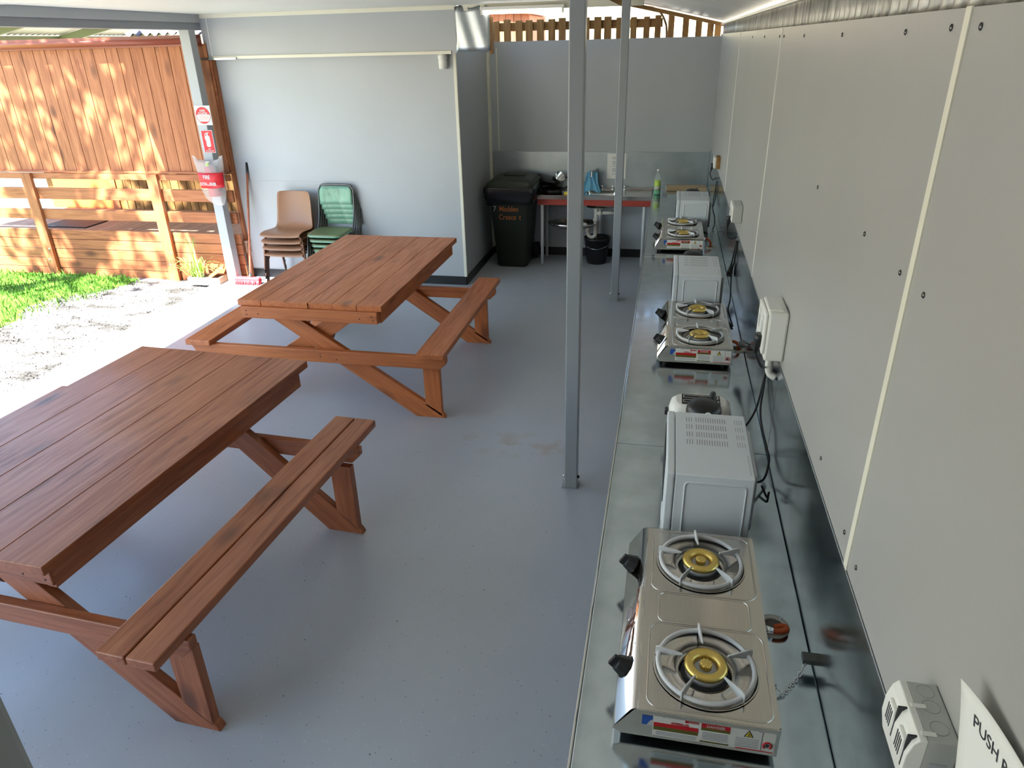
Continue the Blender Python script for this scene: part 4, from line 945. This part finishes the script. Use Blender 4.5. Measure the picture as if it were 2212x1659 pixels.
MB().ellipsoid((0.01, -0.05, 0.435), 0.022, 0.012, 0.022, 12, 8).build('gauge', mat('yellow_green_dial', (0.35, 0.45, 0.10), 0.4), fe)
MB().tube(spline([(0.0, -0.02, 0.45), (0.07, -0.03, 0.42), (0.085, -0.02, 0.30), (0.075, -0.02, 0.16)], 6), 0.009, 8).build('hose', m_rubber, fe)
MB().box(-0.04, 0.04, 0.055, 0.083, 0.14, 0.40).build('bracket', m_rubber, fe)
rings = []; n = 28
for z, a, b, cx in ((0.0, 0.05, 0.008, 0.03), (0.02, 0.075, 0.03, 0.02), (0.08, 0.115, 0.070, 0.0), (0.16, 0.135, 0.082, 0.0), (0.27, 0.148, 0.085, 0.0), (0.37, 0.155, 0.075, -0.002), (0.43, 0.165, 0.055, -0.005), (0.475, 0.178, 0.03, -0.01), (0.50, 0.185, 0.012, -0.01)):
    rings.append([(cx + a * math.cos(2 * PI * k / n) * (1 + 0.02 * math.sin(5 * k + z * 20)), b * math.sin(2 * PI * k / n) * (1 + 0.05 * math.sin(7 * k + z * 9)) - 0.004,
                   z + (0.03 * abs(math.cos(2 * PI * k / n)) ** 3 * (1 if z > 0.45 else 0)) - (0.05 if z == 0.5 and abs(math.cos(2 * PI * k / n)) < 0.7 else 0)) for k in range(n)])
bag = MB().loft(rings, cap=False).build('plastic_bag', m_bag, fe)
rows = []
for z, a, b in ((0.195, 0.139, 0.086), (0.25, 0.146, 0.088), (0.31, 0.151, 0.085), (0.355, 0.154, 0.080)):
    rows.append([(a * 1.01 * math.cos(q), b * 1.03 * math.sin(q) - 0.005, z) for q in [-PI * (0.04 + 0.92 * k / 20) for k in range(21)]])
bd_ = MB().grid(rows).build('red_band', m_red_band, bag, solid=0.001)
text('lettering', 'FIRE', 0.056, m_white_ink, bag, (-0.005, -0.0945, 0.338), (1, 0, 0), (0, 0, 1), 'CENTER', 0.001, sx=0.8, bold=0.001)
text('lettering', 'EXTINGUISHER', 0.046, m_white_ink, bag, (0.0, -0.0945, 0.262), (1, 0, 0), (0, 0, 1), 'CENTER', 0.001, sx=0.60, bold=0.001)

# ------------------------------------------------------------------ lights on the structure
tl = thing('fluorescent_light', 'bare fluorescent tube light at the top under the cream beam', 'light', (-1.42, 7.395, 2.735))
MB().box(-0.40, 0.40, -0.022, 0.022, 0.0, 0.03).build('batten', m_white_pl, tl, 0.004)
MB().tube([(-0.375, 0, -0.022), (0.375, 0, -0.022)], 0.013, 14).build('tube', m_glow, tl)
for s in (-1, 1): MB().box(s * 0.385 - 0.010, s * 0.385 + 0.010, -0.016, 0.016, -0.040, 0.0).build('end_holder', m_white_pl, tl, 0.003)
sl_ = thing('spot_sensor', 'small white cup-shaped fitting under the right end of the panel', 'wall light', (-2.235, 7.455, 2.235))
MB().lathe([(0.0, 0.02), (0.034, 0.02), (0.036, 0.0), (0.040, 0.0), (0.043, 0.07), (0.040, 0.085), (0.046, 0.09), (0.046, 0.12), (0.038, 0.135), (0, 0.135)], 24).build('cup', m_white_pl, sl_)
MB().box(-0.03, 0.03, -0.015, 0.044, 0.13, 0.165).build('mount', m_white_pl, sl_, 0.004)

# ------------------------------------------------------------------ fence and building behind
fn = thing('paling_fence', 'brown paling fence showing above the far grey wall', 'fence', (0, 9.12, 0)); random.seed(11)
PX = [-2.06 + 0.131 * i + random.uniform(-0.012, 0.012) for i in range(12)] + [-0.47, -0.325, -0.20, -0.055, 0.105, 0.247, 0.375, 0.455]
for x in PX:
    zt = 2.69 + random.uniform(-0.008, 0.008); hw = 0.041 if x < -0.5 else 0.034
    if x > -0.06: zt = min(2.72, 2.70 - (x - 0.0) * 0.24)
    MB().box(x - hw, x + hw, -0.012, 0.012, 0.3, zt).build('paling', m_pale, fn, 0.002)
MB().box(-2.2, -0.15, 0.013, 0.055, 2.575, 2.665).build('rail', m_pale, fn, 0.003)
MB().box(-2.2, 0.6, 0.013, 0.055, 1.2, 1.29).build('rail', m_pale, fn, 0.003)
cv = MB().tube(spline([(-0.40, 9.25, 2.78), (-0.30, 9.25, 2.78), (-0.20, 9.25, 2.74), (-0.13, 9.25, 2.64), (-0.10, 9.25, 2.50), (-0.09, 9.25, 2.0)], 6), 0.012, 8).build('conduit_pipe', m_bark)
tag(cv, 'thin dark curved pipe seen through the fence palings at the top', 'pipe')
nb = thing('neighbour_shed', 'orange boarded shed seen over the fence beyond the tube light', 'shed', (-3.6, 14.0, 0))
w = MB()
for i in range(16):
    x = -1.2 + 0.14 * i; w.box(x, x + 0.134, 0, 0.03, 0, 3.05 - 0.12 * max(0, x - 0.6))
w.build('wall', m_clad, nb); MB().box(-1.25, 1.04, 0.03, 1.8, 0, 2.9).build('side', m_clad, nb)
MB().slab([(-1.3, -0.1, 3.06), (1.15, -0.1, 2.90), (1.15, -0.1, 2.96), (-1.3, -0.1, 3.12)], (0, 2.0, 0)).build('roof', m_gutter, nb)

# ------------------------------------------------------------------ timber screen, railing and deck outside
ts = thing('timber_screen', 'orange stained upright board screen above the deck railing', 'screen', (-6.7, 7.40, 0))
n_ = 26
for part_i in range(1):
    w = MB(); random.seed(2)
    for i in range(n_):
        x = -2.0 + 0.1515 * i
        w.box(x, x + 0.145, 0, 0.02, 1.225, 2.52)
    w.box(-2.0, 1.95, 0.021, 0.035, 1.23, 2.5)
    w.build('board_panel', m_clad, ts, 0.002)
MB().box(-2.0, 1.95, -0.03, 0.06, 1.205, 1.228).build('sill', m_clad, ts, 0.003)
gt = thing('gutter', 'brown half round gutter along the top of the board screen', 'gutter', (-6.7, 7.31, 2.52))
rows = []
for x in (-2.2, 1.90): rows.append([(x, 0.055 * math.cos(a), 0.052 + 0.052 * math.sin(a)) for a in [PI + PI * k / 12 for k in range(13)]])
MB().grid(rows).build('channel', m_gutter, gt, solid=0.003)
MB().box(-2.2, 1.90, 0.06, 0.085, -0.02, 0.085).build('fascia', m_gutter, gt)
rl = thing('deck_railing', 'orange timber deck railing with low solid boards under the screen', 'railing', (-6.7, 7.37, 0))
for z0, z1 in ((1.135, 1.20), (0.90, 1.03), (0.66, 0.78)):
    MB().box(-2.0, 1.95, -0.02, 0.022, z0, z1).build('rail', m_clad, rl, 0.003)
for k in range(5):
    MB().box(-2.0, 1.95, -0.012, 0.013, -0.06 + 0.12 * k, 0.054 + 0.12 * k).build('skirt_board', m_clad, rl, 0.003)
for x in (-7.38, -5.70):
    p = MB().box(x + 6.7 - 0.065, x + 6.7 + 0.065, -0.065, -0.021, -0.08, 1.204).build('post', m_clad, rl, 0.004)
    for z in (0.16, 0.30):
        MB().ellipsoid((x + 6.7 + 0.03 - (0.3 - z) * 0.3, -0.066, z), 0.016, 0.005, 0.016, 12, 6).build('bolt_head', m_galv, p)
dk = thing('deck', 'weathered timber deck behind the orange railing', 'deck', (-6.7, 8.2, 0.40))
w = MB()
for i in range(42):
    x = -2.0 + 0.095 * i; w.box(x, x + 0.088, -0.78, 1.1, 0.02, 0.045)
w.build('deck_boards', m_deck, dk); MB().box(-2.0, 1.97, -0.78, 1.1, -0.1, 0.018).build('joist_frame', m_deck, dk)
o = MB().box(-7.86, -7.20, 7.80, 8.20, 0.4455, 0.458).build('door_mat', m_rubber, bevel=0.003); tag(o, 'dark door mat lying on the deck behind the railing', 'mat')
hs = thing('house_wall', 'shaded house wall of dark upright boards behind the deck', 'wall', (-6.7, 8.95, 0.4))
w = MB()
for i in range(32):
    x = -2.0 + 0.125 * i
    if -0.95 > x > -1.95: continue
    w.box(x, x + 0.115, 0, 0.025, 0.0, 2.04)
w.build('boards', m_pale, hs); MB().box(-2.0, 1.97, 0.026, 0.06, 0, 2.04).build('backing', m_pale, hs)
MB().box(-1.90, -0.98, -0.01, 0.02, 0.0, 2.0).build('door', painted('orange_door_paint', (0.55, 0.16, 0.04), 0.5), hs, 0.003)
MB().box(-0.97, -0.87, -0.02, 0.024, 0.0, 2.03).build('door_frame', m_clad, hs, 0.003)
# roofs above the screen
aw = thing('awning_roof', 'pale corrugated awning on green rafters above the screen', 'awning', (-7.0, 8.7, 2.7))
corr('roof_sheet', m_roof_under, (-2.05, -1.1, 0.02), (-2.05, 4.2, 0.02), (3.2, 0, 0.64), (-0.2, 0, 1), 0.105, 0.016, aw)
MB().box(-2.05, -1.98, -1.1, 4.2, -0.09, 0.0).build('wall_plate', m_green_roof, aw)
for y in (-0.05, 1.55, 3.1): MB().beam((-2.0, y, -0.06), (1.1, y, 0.56), 0.05, 0.11).build('rafter', m_green_roof, aw, 0.003)
rs = corr('corrugated_roof', m_corr, (-5.84, 7.56, 2.62), (-4.80, 7.56, 2.62), (0, 1.6, 0.55), (0, 0, 1), 0.105, 0.018)
tag(rs, 'small corrugated iron roof between the green rafters and the timber post', 'roof')

# ------------------------------------------------------------------ ground outside
gp = MB(); random.seed(9)
rows = []
for j in range(60):
    y = -2.5 + 9.85 * j / 59; row = []
    for i in range(40):
        x = -12.0 + 6.93 * i / 39; h = -0.035 + 0.02 * mnoise.noise((x * 0.7, y * 0.7, 0)) + 0.012 * mnoise.noise((x * 3, y * 3, 2)); row.append((x, y, h))
    rows.append(row)
gp.grid(rows)
for i in range(6500):
    x = random.uniform(-7.6, -5.0); y = random.uniform(1.8, 7.2); r = random.uniform(0.004, 0.011)
    h = -0.035 + 0.02 * mnoise.noise((x * 0.7, y * 0.7, 0)) + 0.012 * mnoise.noise((x * 3, y * 3, 2))
    if x > -5.07: h = 0.0
    gp.ellipsoid((x, y, h + r * 0.3), r * random.uniform(0.8, 1.4), r, r * 0.7, 5, 3)
tag(gp.build('gravel', m_gravel), 'sunlit pale gravel yard beside the concrete floor', 'gravel', kind='stuff')
gr = MB(); random.seed(4)
def edge(y): return -6.22 + (y - 7.2) * 0.13 + 0.08 * math.sin(y * 3)
k = 0
while k < 9000:
    y = random.uniform(4.4, 7.28); x = random.uniform(-9.2, -5.9)
    lim = edge(y) if y > 5.4 else -6.45 - (5.4 - y) * 1.0
    if x > lim + random.gauss(0, 0.07): continue
    k += 1
    h = random.uniform(0.03, 0.10); a = random.uniform(0, 2 * PI); b = Vector((math.cos(a), math.sin(a), 0)) * 0.006; l = Vector((random.uniform(-1, 1), random.uniform(-1, 1), 0)) * h * 0.6
    p = Vector((x, y, -0.03)); gr.add([p - b, p + b, p + l * 0.5 + b * 0.6 + Vector((0, 0, h * 0.7)), p + l + Vector((0, 0, h))], [(0, 1, 2), (0, 2, 3)])
rows = []
for j in range(14):
    y = 4.4 + 2.9 * j / 13; lim = edge(y) if y > 5.4 else -6.45 - (5.4 - y) * 1.0
    rows.append([(-12 + (lim + 12) * i / 8, y, -0.008 + 0.004 * math.sin(i * 2 + j) - (0.02 if i == 8 else 0)) for i in range(9)])
gr.grid(rows)
tag(gr.build('lawn', m_grass), 'patch of bright green lawn in front of the railing', 'grass', kind='stuff')
pb = thing('planter_box', 'small low timber planter box at the foot of the timber post', 'planter', (-5.18, 7.21, -0.01))
MB().box(-0.20, 0.20, -0.10, -0.075, 0, 0.085).build('side_board', m_white_pl, pb, 0.003); MB().box(-0.20, 0.20, 0.075, 0.10, 0, 0.085).build('side_board', m_deck, pb, 0.003)
for s in (-1, 1): MB().box(s * 0.1875 - 0.0125, s * 0.1875 + 0.0125, -0.074, 0.074, 0, 0.085).build('end_board', m_deck, pb, 0.003)
MB().box(-0.174, 0.174, -0.074, 0.074, 0.0, 0.06).build('soil', m_soil, pb)
o = MB().beam((-5.14, 7.19, 0.07), (-4.985, 7.27, 0.17), 0.14, 0.02).build('loose_plank', m_clad, bevel=0.002); tag(o, 'loose orange plank end leaning on the planter box', 'plank')
sp_ = thing('strap_leaf_plant', 'strappy green plant growing in the planter box by the post', 'plant', (-5.28, 7.20, 0.045)); lf = MB(); random.seed(8)
for i in range(46):
    a = random.uniform(0, 2 * PI); L_ = random.uniform(0.15, 0.38); hh = random.uniform(0.10, 0.24)
    if i < 3: L_, hh = 0.12, 0.42
    d = Vector((math.cos(a), math.sin(a) * 0.6, 0)); sd = Vector((-d.y, d.x, 0)).normalized(); r0 = []; r1 = []
    bx = Vector((random.uniform(-0.12, 0.05), random.uniform(-0.04, 0.04), 0))
    for q in range(7):
        u = q / 6; p = bx + d * (L_ * u) + Vector((0, 0, hh * math.sin(u * 2.3) / 0.9)); wv = sd * (0.009 * (1 - u * 0.9)); r0.append(p - wv); r1.append(p + wv)
    lf.grid([r0, r1])
lf.build('leaves', m_strap, sp_)

# ------------------------------------------------------------------ trees up-sun that dapple the screen
def tree(label, loc, top, crown, R_, nl, seed, ls=0.10):
    t = thing('leafy_tree', label, 'tree', loc); random.seed(seed); c = Vector(crown) - Vector(loc)
    tk = MB(); tk.tube(spline([(0, 0, -0.2), (0.08, 0.05, top * 0.4), tuple(c * 0.75 + Vector((0, 0, 0))), tuple(c)], 6), [0.16 - 0.12 * i / 18 for i in range(19)], 10)
    cl_ = []
    for i in range(26):
        d = Vector((random.gauss(0, 1), random.gauss(0, 1), random.gauss(0, 0.8))).normalized(); e = c + Vector((d.x * R_[0], d.y * R_[1], d.z * R_[2])) * random.uniform(0.45, 0.95)
        tk.tube(spline([tuple(c * 0.8), tuple((c * 0.85 + e) * 0.5 + Vector((0, 0, 0.15))), tuple(e)], 4), [0.05, 0.045, 0.04, 0.035, 0.03, 0.025, 0.02, 0.015, 0.01], 6); cl_.append(e)
    tk.build('trunk', m_bark, t)
    lv = MB()
    for i in range(nl):
        e = random.choice(cl_); p = e + Vector((random.gauss(0, 0.36), random.gauss(0, 0.36), random.gauss(0, 0.30)))
        a = Vector((random.uniform(-1, 1), random.uniform(-1, 1), random.uniform(-1, 0.4))).normalized(); b = a.cross(Vector((random.uniform(-1, 1), random.uniform(-1, 1), 1))).normalized(); s_ = ls * random.uniform(0.6, 1.3)
        lv.add([p - a * s_, p + b * s_ * 0.42, p + a * s_, p - b * s_ * 0.42], [(0, 1, 2, 3)])
    lv.build('foliage', m_leaf, t)
    return t
tree('leafy tree standing outside to the left whose leaves dapple the screen', (-9.4, 3.4, -0.05), 6.0, (-7.7, 3.3, 7.0), (2.0, 1.5, 1.3), 1250, 21, 0.125)
